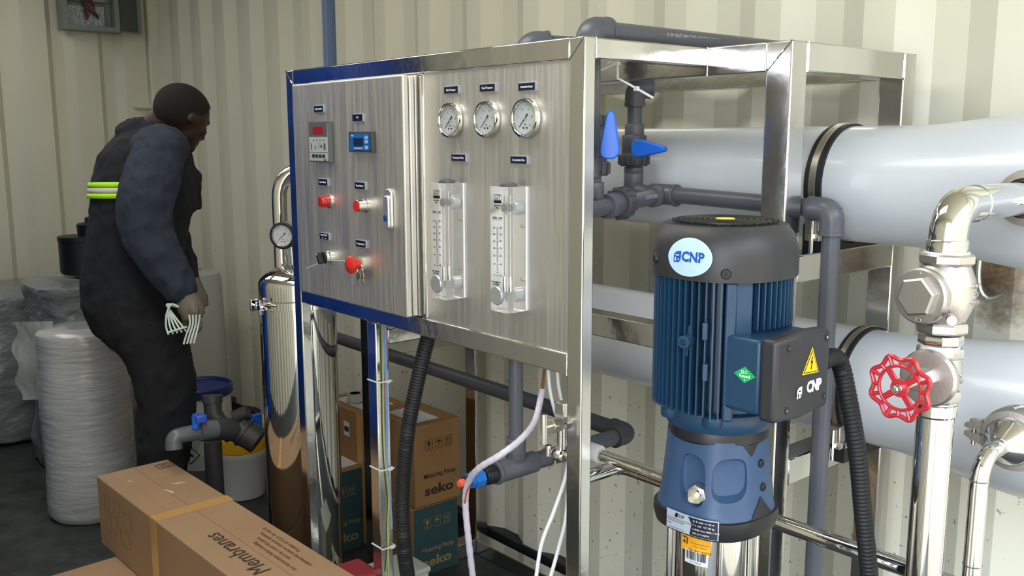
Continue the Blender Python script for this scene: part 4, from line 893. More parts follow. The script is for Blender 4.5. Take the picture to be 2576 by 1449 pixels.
def rlathe(par, prof, name, m=CAST, n=40): return MB().lathe([(r * KS, zr(v)) for r, v in prof], Matrix.Translation((bx, by, 0)), n).build(name, m, par)
gv = thing('gate_valve', 'cast steel gate valve with red lobed handwheel on the thick riser', 'valve', (bx, by, zr(1008)))
hexn(gv, 978, 1006, 0.0325); rlathe(gv, [(0.027, 980), (0.029, 960), (0.033, 935), (0.031, 910), (0.028, 895)], 'valve_body'); hexn(gv, 872, 897, 0.0325)
rlathe(gv, [(0.0275, 1010), (0.0275, 1004)], 'thread_tape', WHITE)
zg = zr(942)
yw_ = onx(2245, 966, bx - 0.01).y
MB().lathe([(0.030, 0.0), (0.030, 0.018), (0.0375, 0.020), (0.0390, 0.024), (0.0390, 0.030), (0.036, 0.034), (0.020, 0.036)], frame_z((bx, by, zg), (0, -1, 0)), 40).build('bonnet', CAST, gv)
MB().cyl((bx, by - 0.036, zg), (bx, by - 0.062, zg), 0.0165, 6, 0.014).build('packing_nut', CAST, gv, bevel=0.001)
MB().cyl((bx, by - 0.06, zg), (bx, yw_ - 0.012, zg), 0.0055, 16).build('stem', CHROME, gv)
# handwheel: eight lobes, inner ring, spokes
TW = frame_z((bx, yw_, zg), (-0.06, -1, 0.0)) @ Matrix.Rotation(0.35, 4, 'Z')
hw = MB(); N_ = 96
def lob(i, off=0, sc_=1.0):
    a = 2 * PI * i / N_; c8 = abs(math.cos(4 * a)); r = (0.0365 + 0.0062 * c8 ** 2.5) * sc_; return TW @ V((r * math.cos(a), r * math.sin(a), off))
hw.tube([lob(i) for i in range(N_)], 0.0030, 10, closed=True); o_ = hw.build('handwheel', REDW, gv)
MB().tube([TW @ V((0.0290 * math.cos(2 * PI * i / 64), 0.0290 * math.sin(2 * PI * i / 64), 0)) for i in range(64)], 0.0024, 10, closed=True).build('wheel_ring', REDW, gv)
for i in range(16):
    a = 2 * PI * i / 16; r1 = 0.0365 + 0.0062 * abs(math.cos(4 * a)) ** 2.5
    MB().tube([TW @ V((0.0285 * math.cos(a), 0.0285 * math.sin(a), 0)), TW @ V((r1 * math.cos(a), r1 * math.sin(a), 0))], [0.0022, 0.0034], 8).build('wheel_web', REDW, gv)
for i in range(4):
    a = PI / 2 * i + 0.25; MB().box((0.006, -0.0042, -0.0018), (0.029, 0.0042, 0.0018), TW @ Matrix.Rotation(a, 4, 'Z')).build('wheel_spoke', REDW, gv, bevel=0.001)
MB().lathe([(0.0115, -0.003), (0.0125, 0.0), (0.0115, 0.003)], TW, 24).build('wheel_hub', REDW, gv)
MB().lathe([(0.0062, 0.003), (0.0062, 0.006), (0.0046, 0.007), (0.0044, 0.012), (0.003, 0.0135)], TW, 16).build('wheel_nut', CHROME, gv)
for i, s in enumerate(('316', 'CF8M')): text(s, 0.0075, lidT((bx + 0.0308, by - 0.002, zg + 0.004 - i * 0.009)), STEEL, gv, ext=0.0006)
t2 = thing('check_valve', 'cast steel check valve with big hexagonal bonnet above the gate valve', 'valve', (bx, by, zr(832)))
rlathe(t2, [(0.0265, 872), (0.0265, 866)], 'thread_tape', WHITE); hexn(t2, 840, 866, 0.0305, 'hex_nipple', STEEL, 0.5); hexn(t2, 808, 834, 0.036, turn=0.1)
rlathe(t2, [(0.029, 810), (0.033, 795), (0.040, 765), (0.0425, 735), (0.040, 700), (0.034, 672), (0.030, 660)], 'valve_body'); hexn(t2, 636, 662, 0.0385, turn=0.1)
rlathe(t2, [(0.0300, 640), (0.0300, 632)], 'thread_tape', WHITE)
zc_ = zr(738); cxx = bx - 0.004
MB().lathe([(0.031, 0.0), (0.032, 0.030), (0.0355, 0.034), (0.0375, 0.040), (0.0375, 0.048), (0.035, 0.0505), (0.026, 0.051)], frame_z((cxx, by, zc_), (-0.12, -1, 0)), 48).build('bonnet', CAST, t2)
MB().lathe([(0.0275, 0.051), (0.0275, 0.0585), (0.0245, 0.0605), (0.006, 0.0605)], frame_z((cxx, by, zc_), (-0.12, -1, 0)) @ Matrix.Rotation(0.1, 4, 'Z'), 6, smooth=False).build('bonnet_hexagon', CAST, t2)
TB_ = fm(V((cxx, by, zc_)) + V((-0.12, -1, 0)).normalized() * 0.0507, (0.993, -0.12, 0), (0, 0, 1))
text('XM', 0.0075, TB_ @ Matrix.Translation((0, -0.0318, 0)), STEEL, t2, ext=0.0005); text('A', 0.006, TB_ @ Matrix.Translation((0, 0.031, 0)), STEEL, t2, ext=0.0005)
q = V((bx + 0.026, by - 0.034, zr(785))); MB().cyl(q, q + V((0.01, -0.018, 0)), 0.0062, 16).cyl(q + V((0.01, -0.018, 0)), q + V((0.014, -0.026, 0)), 0.0048, 6).build('drain_screw', CAST, t2)
for i, s in enumerate(('1 1/2"', '200', 'CF8M')): text(s, 0.0085, lidT((bx + 0.0402, by + 0.004, zc_ + 0.014 - i * 0.011)), STEEL, t2, ext=0.0008)
el = thing('steel_elbow', 'polished steel elbow from the check valve to the upper vessel port', 'pipe', (bx, by, zr(632)))
ze = 1.279
MB().lathe([(0.0266, zr(633)), (0.0266, zr(606)), (0.0252, zr(602))], Matrix.Translation((bx, by, 0)), 36).build('pipe_socket', STEEL, el)
MB().tube(fil([(bx, by, zr(608)), (bx, by, ze), (bx, 1.50, ze)], 0.080, 16, 0.97), 0.0246, 36).build('pipe_bend', CHROME, el)
for yy in (1.310,): MB().tube([(bx + 0.0248 * math.cos(a), yy, ze + 0.0248 * math.sin(a)) for a in [2 * PI * i / 32 for i in range(32)]], 0.0009, 5, closed=True).build('pipe_weld', STEEL, el)
def coupling(x, y, z, r, label, s=1.0):
    c = thing('grooved_coupling', label, 'coupling', (x, y, z - r), 'grooved couplings on the vessel ports')
    T = frame_z((x, y - 0.024 * s, z), (0, 1, 0))
    for sg, nm in ((1, 'coupling_half'), (-1, 'coupling_half')):
        mb = MB(); pr = [(0.70 * r, 0), (0.92 * r, 0.001), (0.98 * r, 0.008 * s), (1.0 * r, 0.014 * s), (1.0 * r, 0.034 * s), (0.98 * r, 0.040 * s), (0.92 * r, 0.047 * s), (0.70 * r, 0.048 * s)]
        n = 24; P = []; F = []
        for rr, zz in pr:
            for i in range(n + 1):
                a = PI * i / n * 0.985 + 0.02; P.append(V((x + rr * math.cos(a), y - 0.024 * s + zz, z + sg * rr * math.sin(a))))
        for j in range(len(pr) - 1):
            for i in range(n): k = j * (n + 1) + i; f = (k, k + 1, k + n + 2, k + n + 1); F.append(f if sg < 0 else f[::-1])
        mb.add(P, F, True)
        for sx in (-1, 1): mb.prism([(x + sx * r * 0.9, z + sg * 0.003), (x + sx * (r + 0.024 * s), z + sg * 0.003), (x + sx * (r + 0.024 * s), z + sg * 0.010 * s), (x + sx * r * 0.95, z + sg * 0.020 * s)], -(y + 0.012 * s), -(y - 0.014 * s), panelT((0, 0, 0)))
        mb.build(nm, CAST, c)
    for sx in (-1, 1):
        q = V((x + sx * (r + 0.014 * s), y, z)); b = MB().cyl(q - V((0, 0, 0.026 * s)), q + V((0, 0, 0.016 * s)), 0.0042 * s, 12).build('coupling_bolt', CHROME, c)
        MB().lathe([(0.0075 * s, 0), (0.0075 * s, 0.004), (0.004, 0.006)], Matrix.Translation(q + V((0, 0, 0.0102 * s))), 16).cyl(q - V((0, 0, 0.018 * s)), q - V((0, 0, 0.0105 * s)), 0.0075 * s, 6).build('bolt_head', CAST, b)
    return c
coupling(bx, 1.500, ze, 0.043, 'grooved steel coupling cut by the right picture edge at the upper vessel port')
# thin riser to the lower vessel
q = at(2456, 1300, 1.31); tx_, ty_ = q.x, q.y; zt2 = lambda v: zat(tx_, ty_, v)
t = pipe('riser_pipe', 'thinner polished steel riser bending into the coupling at lower right', loc=(tx_, ty_, 0)); ze2 = zt2(1147)
qe = at(2520, 1105, 1.42)
MB().tube(fil([(tx_, ty_, 0.02), (tx_, ty_, ze2), (tx_, ty_ + 0.20, ze2)], 0.045, 12), 0.0125, 26).build('pipe_run', CHROME, t)
for v in (1208, 1420): MB().tube([(tx_ + 0.0127 * math.cos(a), ty_ + 0.0127 * math.sin(a), zt2(v)) for a in [2 * PI * i / 24 for i in range(24)]], 0.0009, 5, closed=True).build('pipe_weld', STEEL, t)
MB().lathe([(0.0135, 0.0), (0.032, 0.026), (0.035, 0.032), (0.035, 0.06)], frame_z((tx_, ty_ + 0.058, ze2), (0, 1, 0)), 32).build('reducer', STEEL, t)
co = coupling(tx_, ty_ + 0.120, ze2, 0.048, 'grooved steel coupling on the thinner riser at the lower vessel port', 0.95)
text('CNMO', 0.009, fm((tx_, ty_ + 0.120, ze2 + 0.0485), (0.3, 1, 0), (-1, 0.3, 0)), STEEL, co, ext=0.0006)
# wire hook on the wall under the vessel
h = [ony(2466, 640, 1.86), ony(2462, 690, 1.86), ony(2466, 728, 1.86), ony(2480, 748, 1.865), ony(2500, 748, 1.89), ony(2526, 736, 1.925)]
tag(MB().tube(smooth(h, 8), 0.0045, 12).build('wire_hook', mat('zinc', (0.62, 0.66, 0.66, 1), 0.35, 1)), 'bent zinc wire hook welded to the burned patch of wall', 'hook')

# ================================================================== SMALL VALVES, CABLES
c = at(1405, 1066, 1.66)
t = thing('needle_valve', 'small steel needle valve with upright bar handle left of the front post', 'valve', c)
ax = V((0.55, 0.83, 0.0)).normalized()
MB().cyl(at(1368, 1041, 1.62), at(1368, 1116, 1.63), 0.0060, 18).build('bar_handle', CHROME, t)
MB().cyl(at(1370, 1076, 1.625), at(1392, 1070, 1.65), 0.0035, 12).build('valve_stem', STEEL, t)
MB().cyl(at(1384, 1073, 1.64), at(1406, 1067, 1.66), 0.0135, 6).build('packing_nut', mat('nickel', (0.6, 0.55, 0.47, 1), 0.3, 1), t, bevel=0.0008)
MB().cyl(at(1406, 1067, 1.66), at(1440, 1060, 1.70), 0.0105, 20).build('valve_body', STEEL, t)
MB().box((-0.012, -0.012, -0.016), (0.012, 0.012, 0.016), Matrix.Translation(at(1418, 1032, 1.69))).build('valve_block', STEEL, t, bevel=0.002)
c = at(1412, 1142, 1.72)
t = thing('pipe_clamp', 'small shiny tri-clamp ring on the pipe beside the front post', 'clamp', c)
MB().lathe([(0.014, -0.010), (0.019, -0.006), (0.020, 0), (0.019, 0.006), (0.014, 0.010)], frame_z(c, (0.2, 0.1, 1)), 28).build('clamp_ring', CHROME, t)
MB().cyl(c + V((-0.022, -0.012, -0.006)), c + V((-0.022, -0.012, 0.014)), 0.006, 12).box((-0.03, -0.004, -0.004), (-0.012, 0.004, 0.004), Matrix.Translation(c + V((0.0, -0.01, 0.002)))).build('wing_nut', CHROME, t)
MB().cyl(c + V((0, 0, 0.01)), c + V((0, 0, 0.07)), 0.008, 16).build('clamp_spigot', STEEL, t)
CW = mat('cable_white', '#d6d8da', 0.4)
def cable(name, pts, r, m, label, cat='cable', k=12): return tag(MB().tube(smooth(pts, k), r, 10).build(name, m), label, cat)
cable('white_cable', [at(1378, 925, 1.76), at(1384, 985, 1.75), at(1396, 1035, 1.75), at(1410, 1075, 1.76), at(1424, 1120, 1.78)], 0.0034, CW, 'white cable curving down from under the panel to the needle valve')
cable('white_cable', [at(1401, 925, 1.78), at(1404, 965, 1.78), at(1412, 1010, 1.78)], 0.0034, CW, 'short straight white cable hanging close beside the front post')
cable('white_tube', [at(1430, 1160, 1.74), at(1418, 1215, 1.73), at(1392, 1290, 1.72), at(1362, 1370, 1.71), at(1346, 1470, 1.71)], 0.0036, CW, 'left one of the two white tubes curving down to the floor', 'tube')
cable('white_tube', [at(1428, 1240, 1.74), at(1422, 1310, 1.73), at(1402, 1390, 1.73), at(1378, 1475, 1.73)], 0.0036, CW, 'right one of the two white tubes close to the front post', 'tube')
SPW = mat('spiral_wrap', '#b9b3c2', 0.3, coat=0.3)
sp = [at(1370, 930, 1.76), at(1362, 990, 1.74), at(1345, 1060, 1.70), at(1310, 1105, 1.66), at(1258, 1145, 1.64), at(1205, 1178, 1.66), at(1178, 1215, 1.70), at(1171, 1270, 1.72), at(1180, 1370, 1.74), at(1193, 1480, 1.78)]
t = thing('spiral_wrapped_cable', 'cable bundle in translucent spiral wrap curving down past the blue gland', 'cable', sp[0])
path = smooth(sp, 14); MB().tube(path[12:], [0.0062 if i % 4 else 0.0056 for i in range(len(path) - 12)], 14).build('spiral_wrap', SPW, t)
MB().tube(path[:20], 0.0030, 8).build('brown_wire', mat('wire_brown', '#6f4426', 0.5), t)
MB().tube(smooth([at(1183, 1220, 1.685), at(1174, 1238, 1.69), at(1169, 1266, 1.70)], 8), 0.0016, 8).build('red_wire', mat('wire_red', '#a63a2a', 0.5), t)
# cable ties high in the frame
c = at(1553, 150, 1.68)
t = thing('cable_tie', 'white cable ties hooked on the top side rail', 'cable tie', c, None)
MB().tube([c + V((0, 0, 0.022)), c, c + V((0.0, 0.002, -0.035))], 0.0022, 8).build('tie_strap', CW, t)
for dz in (0.004, -0.006): MB().box((-0.009, -0.004, -0.0035), (0.004, 0.005, 0.0035), Matrix.Translation(c + V((0, 0, dz)))).build('tie_head', WHITE, t, bevel=0.0008)
MB().tube([c + V((0, 0, -0.006)), at(1503, 180, 1.66)], 0.0013, 6).build('tie_tail', CW, t); MB().tube([c + V((0, 0, 0.004)), at(1526, 162, 1.67)], 0.0010, 6).build('tie_tail', CW, t)
MB().tube([at(1560, 200, 1.68), at(1600, 222, 1.70), at(1642, 246, 1.72)], [0.0018, 0.0024, 0.0026], 8).build('tie_tail', CW, t)
MB().box((-0.005, -0.003, -0.004), (0.005, 0.003, 0.004), Matrix.Translation(at(1601, 223, 1.695))).build('tie_head', WHITE, t, bevel=0.0008)
MB().tube([c + V((0, 0.002, -0.034)), at(1560, 200, 1.68)], 0.0020, 8).build('tie_strap', CW, t)
# wires and ties on the middle post
px0 = mpx + 0.037
t = thing('wire_bundle', 'blue and green wires strapped down the middle post of the skid', 'cable', (px0 + 0.004, Y0 + 0.017, 0.3))
def onp(u, v): p = onx(u, v, px0 + 0.004); return p
for pts_, nm, cc, rr in (([(962, 790), (966, 870), (970, 960), (972, 1060), (972, 1160), (980, 1240), (985, 1330)], 'blue_wire', '#6f93d6', 0.0026), ([(969, 790), (971, 900), (975, 1060), (974, 1170), (984, 1290), (986, 1330)], 'blue_wire', '#8aa3dc', 0.0022), ([(966, 800), (964, 1000), (968, 1150), (978, 1240), (976, 1330), (978, 1440)], 'green_wire', '#a8b07a', 0.0022), ([(960, 795), (962, 900), (966, 1060), (972, 1190), (981, 1300), (972, 1440)], 'green_wire', '#8f9a66', 0.0020), ([(967, 810), (975, 880), (968, 960), (966, 1060)], 'red_wire', '#a2605c', 0.0018)):
    MB().tube(smooth([onp(*p) for p in pts_], 8), rr, 8).build(nm, mat('w_' + cc, cc, 0.4), t)
for v, lb in ((962, 'upper'), (1183, 'middle'), (1380, 'lower')):
    z = zat(px0, Y0, v); e = 0.001; zt_ = thing('cable_tie', lb + ' white cable tie round the middle post of the skid', 'cable tie', (px0, Y0, z), 'cable ties round the middle post')
    MB().tube([(mpx - e, Y0 - e, z), (px0 + 0.008, Y0 - e, z), (px0 + 0.010, Y0 + 0.034 + e, z), (mpx - e, Y0 + 0.034 + e, z)], 0.0016, 6, closed=True).build('tie_strap', CW, zt_)
    MB().box((0.006, 0.020, -0.003), (0.013, 0.030, 0.003), Matrix.Translation((px0, Y0, z))).build('tie_head', WHITE, zt_)

# ================================================================== STAINLESS FILTER HOUSING
fx, fy, fR = -2.300, 1.190, 0.1035
_vd = V((-fx, -fy, 0)).normalized(); zfv = lambda v: zat(fx + _vd.x * fR, fy + _vd.y * fR, v)
zband = zfv(772)
t = thing('filter_housing', 'mirror polished steel filter housing with clamp band left of the cabinet', 'filter', (fx, fy, 0))
TF = Matrix.Translation((fx, fy, 0))
MB().lathe([(fR - 0.004, 0.03), (fR, 0.04), (fR, zband - 0.012), (fR + 0.004, zband - 0.008)], TF, 72).build('housing_shell', CHROME, t)
dm = [(fR + 0.004, zband + 0.008), (fR, zband + 0.012), (fR, zband + 0.045)]
for i in range(1, 10): a = PI / 2 * i / 9; dm.append((fR * math.cos(a) ** 0.8 + 0.0005, zband + 0.045 + 0.050 * math.sin(a)))
MB().lathe(dm, TF, 72).build('domed_lid', CHROME, t)
MB().lathe([(fR + 0.003, zband - 0.013), (fR + 0.0085, zband - 0.011), (fR + 0.0085, zband + 0.011), (fR + 0.003, zband + 0.013)], TF, 64).build('clamp_band', CHROME, t)
a_ = math.atan2(-fy, -fx) - 1.12; T = TF @ Matrix.Rotation(a_, 4, 'Z')
lgm = MB().box((fR + 0.006, -0.012, zband - 0.016), (fR + 0.030, -0.004, zband + 0.016), T).box((fR + 0.006, 0.008, zband - 0.012), (fR + 0.024, 0.014, zband + 0.012), T); lgm.build('clamp_lug', CHROME, t, bevel=0.002)
T2 = T @ Matrix.Translation((fR + 0.018, 0, zband)); MB().cyl(T2 @ V((0, -0.03, 0)), T2 @ V((0, 0.065, 0)), 0.0045, 12).build('clamp_bolt', CHROME, t)
MB().box((-0.006, 0.030, -0.020), (0.006, 0.036, 0.020), T2).cyl(T2 @ V((0, 0.028, 0)), T2 @ V((0, 0.045, 0)), 0.009, 12).build('wing_nut', CHROME, t)
ztopd = zband + 0.093
MB().tube([(fx + 0.01, fy + 0.0, ztopd - 0.004), (fx + 0.01, fy, ztopd + 0.035)], 0.018, 22).build('neck_socket', CHROME, t)
gx, gy = fx + 0.022, fy - 0.012
MB().tube([(gx, gy, ztopd + 0.01), (gx, gy, ztopd + 0.085)], [0.012, 0.020], 22).build('gauge_block', STEEL, t)
q = at(715, 592, 2.42); zgg = q.z
MB().tube([q + V((0.0, 0.02, -0.03)), q + V((0.0, 0.02, -0.075)), V((gx, gy, q.z - 0.085))], 0.006, 12).build('siphon', STEEL, t)
TG = fm((0, 0, 0), (0.80, 0.60, 0), (0, 0, 1))
gauge(q, 'small black rimmed pressure gauge on top of the steel filter housing', ['0', '2', '4', '6', '8', '10'], 0.033, rot=TG, group=None)
MB().lathe([(0.0345, -0.030), (0.0345, 0.004)], Matrix.Translation(q) @ TG, 32).build('gauge_case', STEEL, t)
MB().lathe([(0.0352, 0.006), (0.0352, 0.0125), (0.0330, 0.0142), (0.0285, 0.0142), (0.0285, 0.0045)], Matrix.Translation(q) @ TG, 36).build('gauge_rim', BLKR, t)
pa = at(711, 700, 2.62); pb_ = zat(pa.x, pa.y, 425)
t = pipe('steel_pipe', 'polished steel hoop pipe rising from the filter housing and bending behind the cabinet', loc=pa)
MB().tube(fil([(pa.x, pa.y, ztopd - 0.06), (pa.x, pa.y, pb_), (pa.x + 0.09, pa.y + 0.19, pb_)], 0.085, 14), 0.0205, 28).build('pipe_run', CHROME, t)

# ================================================================== CARTONS
def carton(name, label, group, x1, y0, y1, z0, z1, L, m, faces=(), top=None, cat='carton'):
    c = thing(name, label, cat, (x1 - L / 2, (y0 + y1) / 2, z0), group)
    MB().box((x1 - L, y0, z0), (x1, y1, z1)).build('carton_body', m, c, bevel=0.002)
    return c
def seko_face(c, x, y0, y1, z0, z1, ink, panel=None):
    w_, h_ = y1 - y0, z1 - z0; X = x + 0.0006
    if panel: MB().box((x, y0 + 0.002, z0 + 0.002), (X, y1 - 0.002, z1 - 0.004)).build('printed_panel', panel, c); X += 0.0006
    T = lidT((X, y0, z0))
    text('Metering Pump', 0.021, T @ Matrix.Translation((w_ * 0.54, h_ * 0.36, 0)), ink, c, sx=0.96, bold=0.0003)
    text('seko', 0.044, T @ Matrix.Translation((w_ * 0.52, h_ * 0.175, 0)), ink, c, sx=1.35, bold=0.0013)
    for k in range(3):
        cx, cy, s_ = w_ * (0.31 + 0.215 * k), h_ * 0.74, 0.0135; mb = MB()
        for a, b in (((-s_, -s_ * 1.25), (s_, -s_ * 1.15)), ((-s_, s_ * 1.15), (s_, s_ * 1.25)), ((-s_, -s_ * 1.25), (-s_ + 0.0012, s_ * 1.25)), ((s_ - 0.0012, -s_ * 1.25), (s_, s_ * 1.25))): mb.box((cx + a[0], cy + a[1], 0), (cx + b[0], cy + b[1], 0.0003), T)
        if k == 0: mb.prism([(cx - 0.006, cy + 0.011), (cx + 0.006, cy + 0.011), (cx + 0.005, cy + 0.001), (cx + 0.001, cy - 0.003), (cx + 0.001, cy - 0.010), (cx + 0.005, cy - 0.012), (cx - 0.005, cy - 0.012), (cx - 0.001, cy - 0.010), (cx - 0.001, cy - 0.003), (cx - 0.005, cy + 0.001)], 0, 0.0003, T)
        if k == 1: mb.prism([(cx - 0.009, cy + 0.001), (cx - 0.005, cy + 0.008), (cx, cy + 0.011), (cx + 0.005, cy + 0.008), (cx + 0.009, cy + 0.001), (cx + 0.001, cy + 0.003), (cx + 0.001, cy - 0.010), (cx - 0.001, cy - 0.010), (cx - 0.001, cy + 0.003)], 0, 0.0003, T)
        if k == 2:
            for dx in (-0.005, 0.005): mb.prism([(cx + dx - 0.001, cy - 0.008), (cx + dx - 0.001, cy + 0.004), (cx + dx - 0.004, cy + 0.004), (cx + dx, cy + 0.011), (cx + dx + 0.004, cy + 0.004), (cx + dx + 0.001, cy + 0.004), (cx + dx + 0.001, cy - 0.008)], 0, 0.0003, T)
            mb.box((cx - 0.009, cy - 0.012, 0), (cx + 0.009, cy - 0.0105, 0.0003), T)
        mb.build('handling_mark', ink, c)
PAPER = mat('paper', '#c3c5c6', 0.7)
def sheet(c, x0, y0, x1, y1, z, m=PAPER, rot=0.0):
    T = Matrix.Translation(((x0 + x1) / 2, (y0 + y1) / 2, z)) @ Matrix.Rotation(rot, 4, 'Z'); a, b = (x1 - x0) / 2, (y1 - y0) / 2
    s = MB().box((-a, -b, 0.0003), (a, b, 0.0008), T).build('paper_label', m, c)
    return s
XS = -2.286; ya, yb_ = 1.553, 1.732
z1a = onx(1155, 1247, XS).z; z2a = onx(1165, 1045, XS).z; Lc = 0.22
G = 'metering pump cartons'
c = carton('pump_carton', 'teal metering pump carton on the floor under the orange one', G, XS, ya - 0.008, yb_ - 0.012, 0, z1a - 0.002, Lc, CARDB); seko_face(c, XS, ya - 0.008, yb_ - 0.012, 0, z1a, GOLDINK, TEAL)
c = carton('pump_carton', 'orange brown metering pump carton with white paper on top, stacked on a teal one', G, XS, ya + 0.004, yb_, z1a, z2a, Lc, CARDB); seko_face(c, XS, ya + 0.004, yb_, z1a, z2a, INKB); sheet(c, XS - 0.19, ya + 0.03, XS - 0.03, yb_ - 0.06, z2a)
XT = -2.60; z3 = onx(930, 1168, XT).z
c = carton('pump_carton', 'teal metering pump carton with white paper on top, behind the filter housing', G, XT, 1.400, 1.555, 0, z3, 0.24, CARDB); seko_face(c, XT, 1.400, 1.555, 0, z3, GOLDINK, TEAL); sheet(c, XT - 0.16, 1.44, XT - 0.03, 1.56, z3)
q = ony(908, 1042, 1.56); X4, Y4, z4 = q.x, q.y, q.z
c = carton('pump_carton', 'brown carton with small printed label and a tape roll on top', G, X4, Y4, Y4 + 0.19, 0.0, z4, 0.26, CARDB); sheet(c, X4 - 0.22, Y4 + 0.03, X4 - 0.03, Y4 + 0.15, z4)
q = ony(872, 1078, Y4 - 0.0005); MB().box((q.x - 0.018, Y4 - 0.0008, q.z - 0.025), (q.x + 0.018, Y4 - 0.0002, q.z + 0.025)).build('printed_label', PAPER, c); MB().box((q.x - 0.014, Y4 - 0.0014, q.z - 0.010), (q.x + 0.014, Y4 - 0.0009, q.z + 0.008)).build('label_print', INKB, c)
MB().box((X4 - 0.03, Y4 - 0.0008, 0.01), (X4 + 0.0006, Y4 + 0.03, z4 - 0.004)).build('tape_edge', TAPE, c)
q = onz(888, 1012, z4); rr4 = Matrix.Translation((q.x, q.y + 0.01, z4 + 0.001))
t = thing('tape_roll', 'clear tape roll lying on the brown carton behind the mid post', 'tape', (q.x, q.y + 0.01, z4 + 0.001))
MB().lathe([(0.030, 0.001), (0.0285, 0.001), (0.029, 0.015), (0.0285, 0.030), (0.018, 0.030)], rr4, 32).build('tape_winding', mat('tape_clear', '#b9b7b0', 0.25, coat=0.5), t)
MB().lathe([(0.0, 0.0305), (0.018, 0.0305), (0.019, 0.0315), (0.023, 0.0315), (0.023, 0.0305)], rr4, 28).build('tape_core', mat('core_grey', '#8c8a86', 0.5), t)
# long membrane cartons in the foreground (turned by 1.8 degrees)
def long_box(cx0, cy0, ang, z0, H, Wd, L, label, marks):
    T = Matrix.Translation((cx0, cy0, z0)) @ Matrix.Rotation(math.radians(ang), 4, 'Z')
    c = thing('membrane_carton', label, 'carton', T @ V((L / 2, Wd / 2, 0)), 'long brown membrane cartons')
    MB().box((0, 0, 0), (L, Wd, H), T).build('carton_body', CARD, c, bevel=0.004, seg=3)
    if marks:
        t0 = 0.0012
        for x in (0.395,):
            MB().box((x, -t0, H), (x + 0.040, Wd + t0, H + 0.0012), T).box((x, -t0 - 0.0004, 0), (x + 0.040, -t0 + 0.0006, H + 0.001), T).build('tape_band', TAPE, c)
        MB().box((0.0, Wd * 0.5 - 0.0006, H - 0.0001), (L, Wd * 0.5 + 0.0006, H + 0.0004), T).build('flap_seam', mat('seam_brown', '#7d5636', 0.8), c)
        F = T @ fm((0, 0, H + 0.0010), (-1, 0, 0), (0, -1, 0))
        text('FilmTec\u2122 Membranes', 0.062, F @ Matrix.Translation((-0.44, -Wd * 0.27, 0)), INKB, c, align='RIGHT' if False else 'RIGHT', bold=0.0008, sx=0.95) if False else None
        F2 = T @ fm((0.605, Wd * 0.32, H + 0.0009), (1, 0, 0), (0, 1, 0)) @ Matrix.Rotation(PI, 4, 'Z')
        text('FilmTec\u2122 Membranes', 0.062, F2, INKB, c, align='RIGHT', sx=0.95)
        for i, s in enumerate(('Product of U.S.A. for use in', 'commercial reverse osmosis systems,', 'store in a cool dry place,', 'see instructions before loading')):
            text(s, 0.016, T @ fm((0.66 + 0.02 * i, Wd * (0.86 - i * 0.09), H + 0.0009), (1, 0, 0), (0, 1, 0)) @ Matrix.Rotation(PI, 4, 'Z'), mat('faint_ink', '#6d4a30', 0.8), c, align='RIGHT')
        SF = T @ fm((0, -0.0006, 0), (1, 0, 0), (0, 0, 1)); dg = MB(); FI = mat('faint_line', '#7a5638', 0.85)
        def rc_(x0, y0, x1, y1, w_=0.0016):
            for a, b in (((x0, y0), (x1, y0 + w_)), ((x0, y1 - w_), (x1, y1)), ((x0, y0), (x0 + w_, y1)), ((x1 - w_, y0), (x1, y1))): dg.box((*a, 0), (*b, 0.0004), SF)
        for q in ((0.055, 0.12, 0.095, 0.165), (0.10, 0.08, 0.15, 0.12), (0.13, 0.13, 0.175, 0.17), (0.17, 0.06, 0.24, 0.10), (0.20, 0.11, 0.26, 0.16), (0.09, 0.045, 0.13, 0.07)): rc_(*q)
        dg.build('printed_diagram', FI, c)
        m1 = MB(); SFT = T @ fm((0.03, Wd * 0.75, H + 0.0008), (1, 0, 0), (0, 1, 0))
        for a, b in (((0, 0), (0.002, 0.045)), ((0.04, 0), (0.042, 0.045)), ((0, 0), (0.042, 0.002)), ((0, 0.043), (0.042, 0.045)), ((0.01, 0.008), (0.013, 0.036)), ((0.026, 0.008), (0.029, 0.036))): m1.box((*a, 0), (*b, 0.0003), SFT)
        m1.build('handling_mark', INKB, c)
        for (x, y, l, w_) in ((0.235, 0.10, 0.05, 0.006), (0.21, 0.13, 0.014, 0.02), (0.10, 0.05, 0.02, 0.004)): MB().prism([(x, y), (x + l, y + w_), (x + l * 0.8, y + w_ * 2.2), (x + l * 0.2, y + w_)], H + 0.0004, H + 0.0008, T).build('scuff', mat('scuff_pale', '#c9b094', 0.8), c)
    return c
long_box(-2.722, 0.752, 1.8, 0.2075, 0.2055, 0.208, 1.04, 'long brown membrane carton with tape band, lying on top of another carton', True)
long_box(-2.60, 0.545, 2.4, 0.0, 0.2065, 0.42, 1.04, 'lower brown carton under the taped membrane carton at bottom left', False)
q = at(885, 1432, 2.22)
o = MB().box((q.x - 0.05, q.y - 0.03, 0), (q.x + 0.05, q.y + 0.05, q.z)).build('red_case', mat('case_red', '#7c1f26', 0.4), bevel=0.01)
tag(o, 'red plastic case corner peeking out beyond the end of the membrane carton', 'case')
q = onz(1005, 1412, 0.21)
t = thing('junction_box', 'pale grey box at the foot of the black conduit, bottom edge of picture', 'box', (q.x, q.y, 0))
MB().box((q.x - 0.05, q.y - 0.07, 0), (q.x + 0.07, q.y + 0.05, 0.19)).build('box_body', mat('box_grey', '#aeb4ae', 0.5), t, bevel=0.004); MB().box((q.x - 0.054, q.y - 0.074, 0.1905), (q.x + 0.074, q.y + 0.054, 0.205)).build('box_lid', mat('box_grey', '#aeb4ae', 0.5), t, bevel=0.003)
t.location = (q.x, q.y, 0)

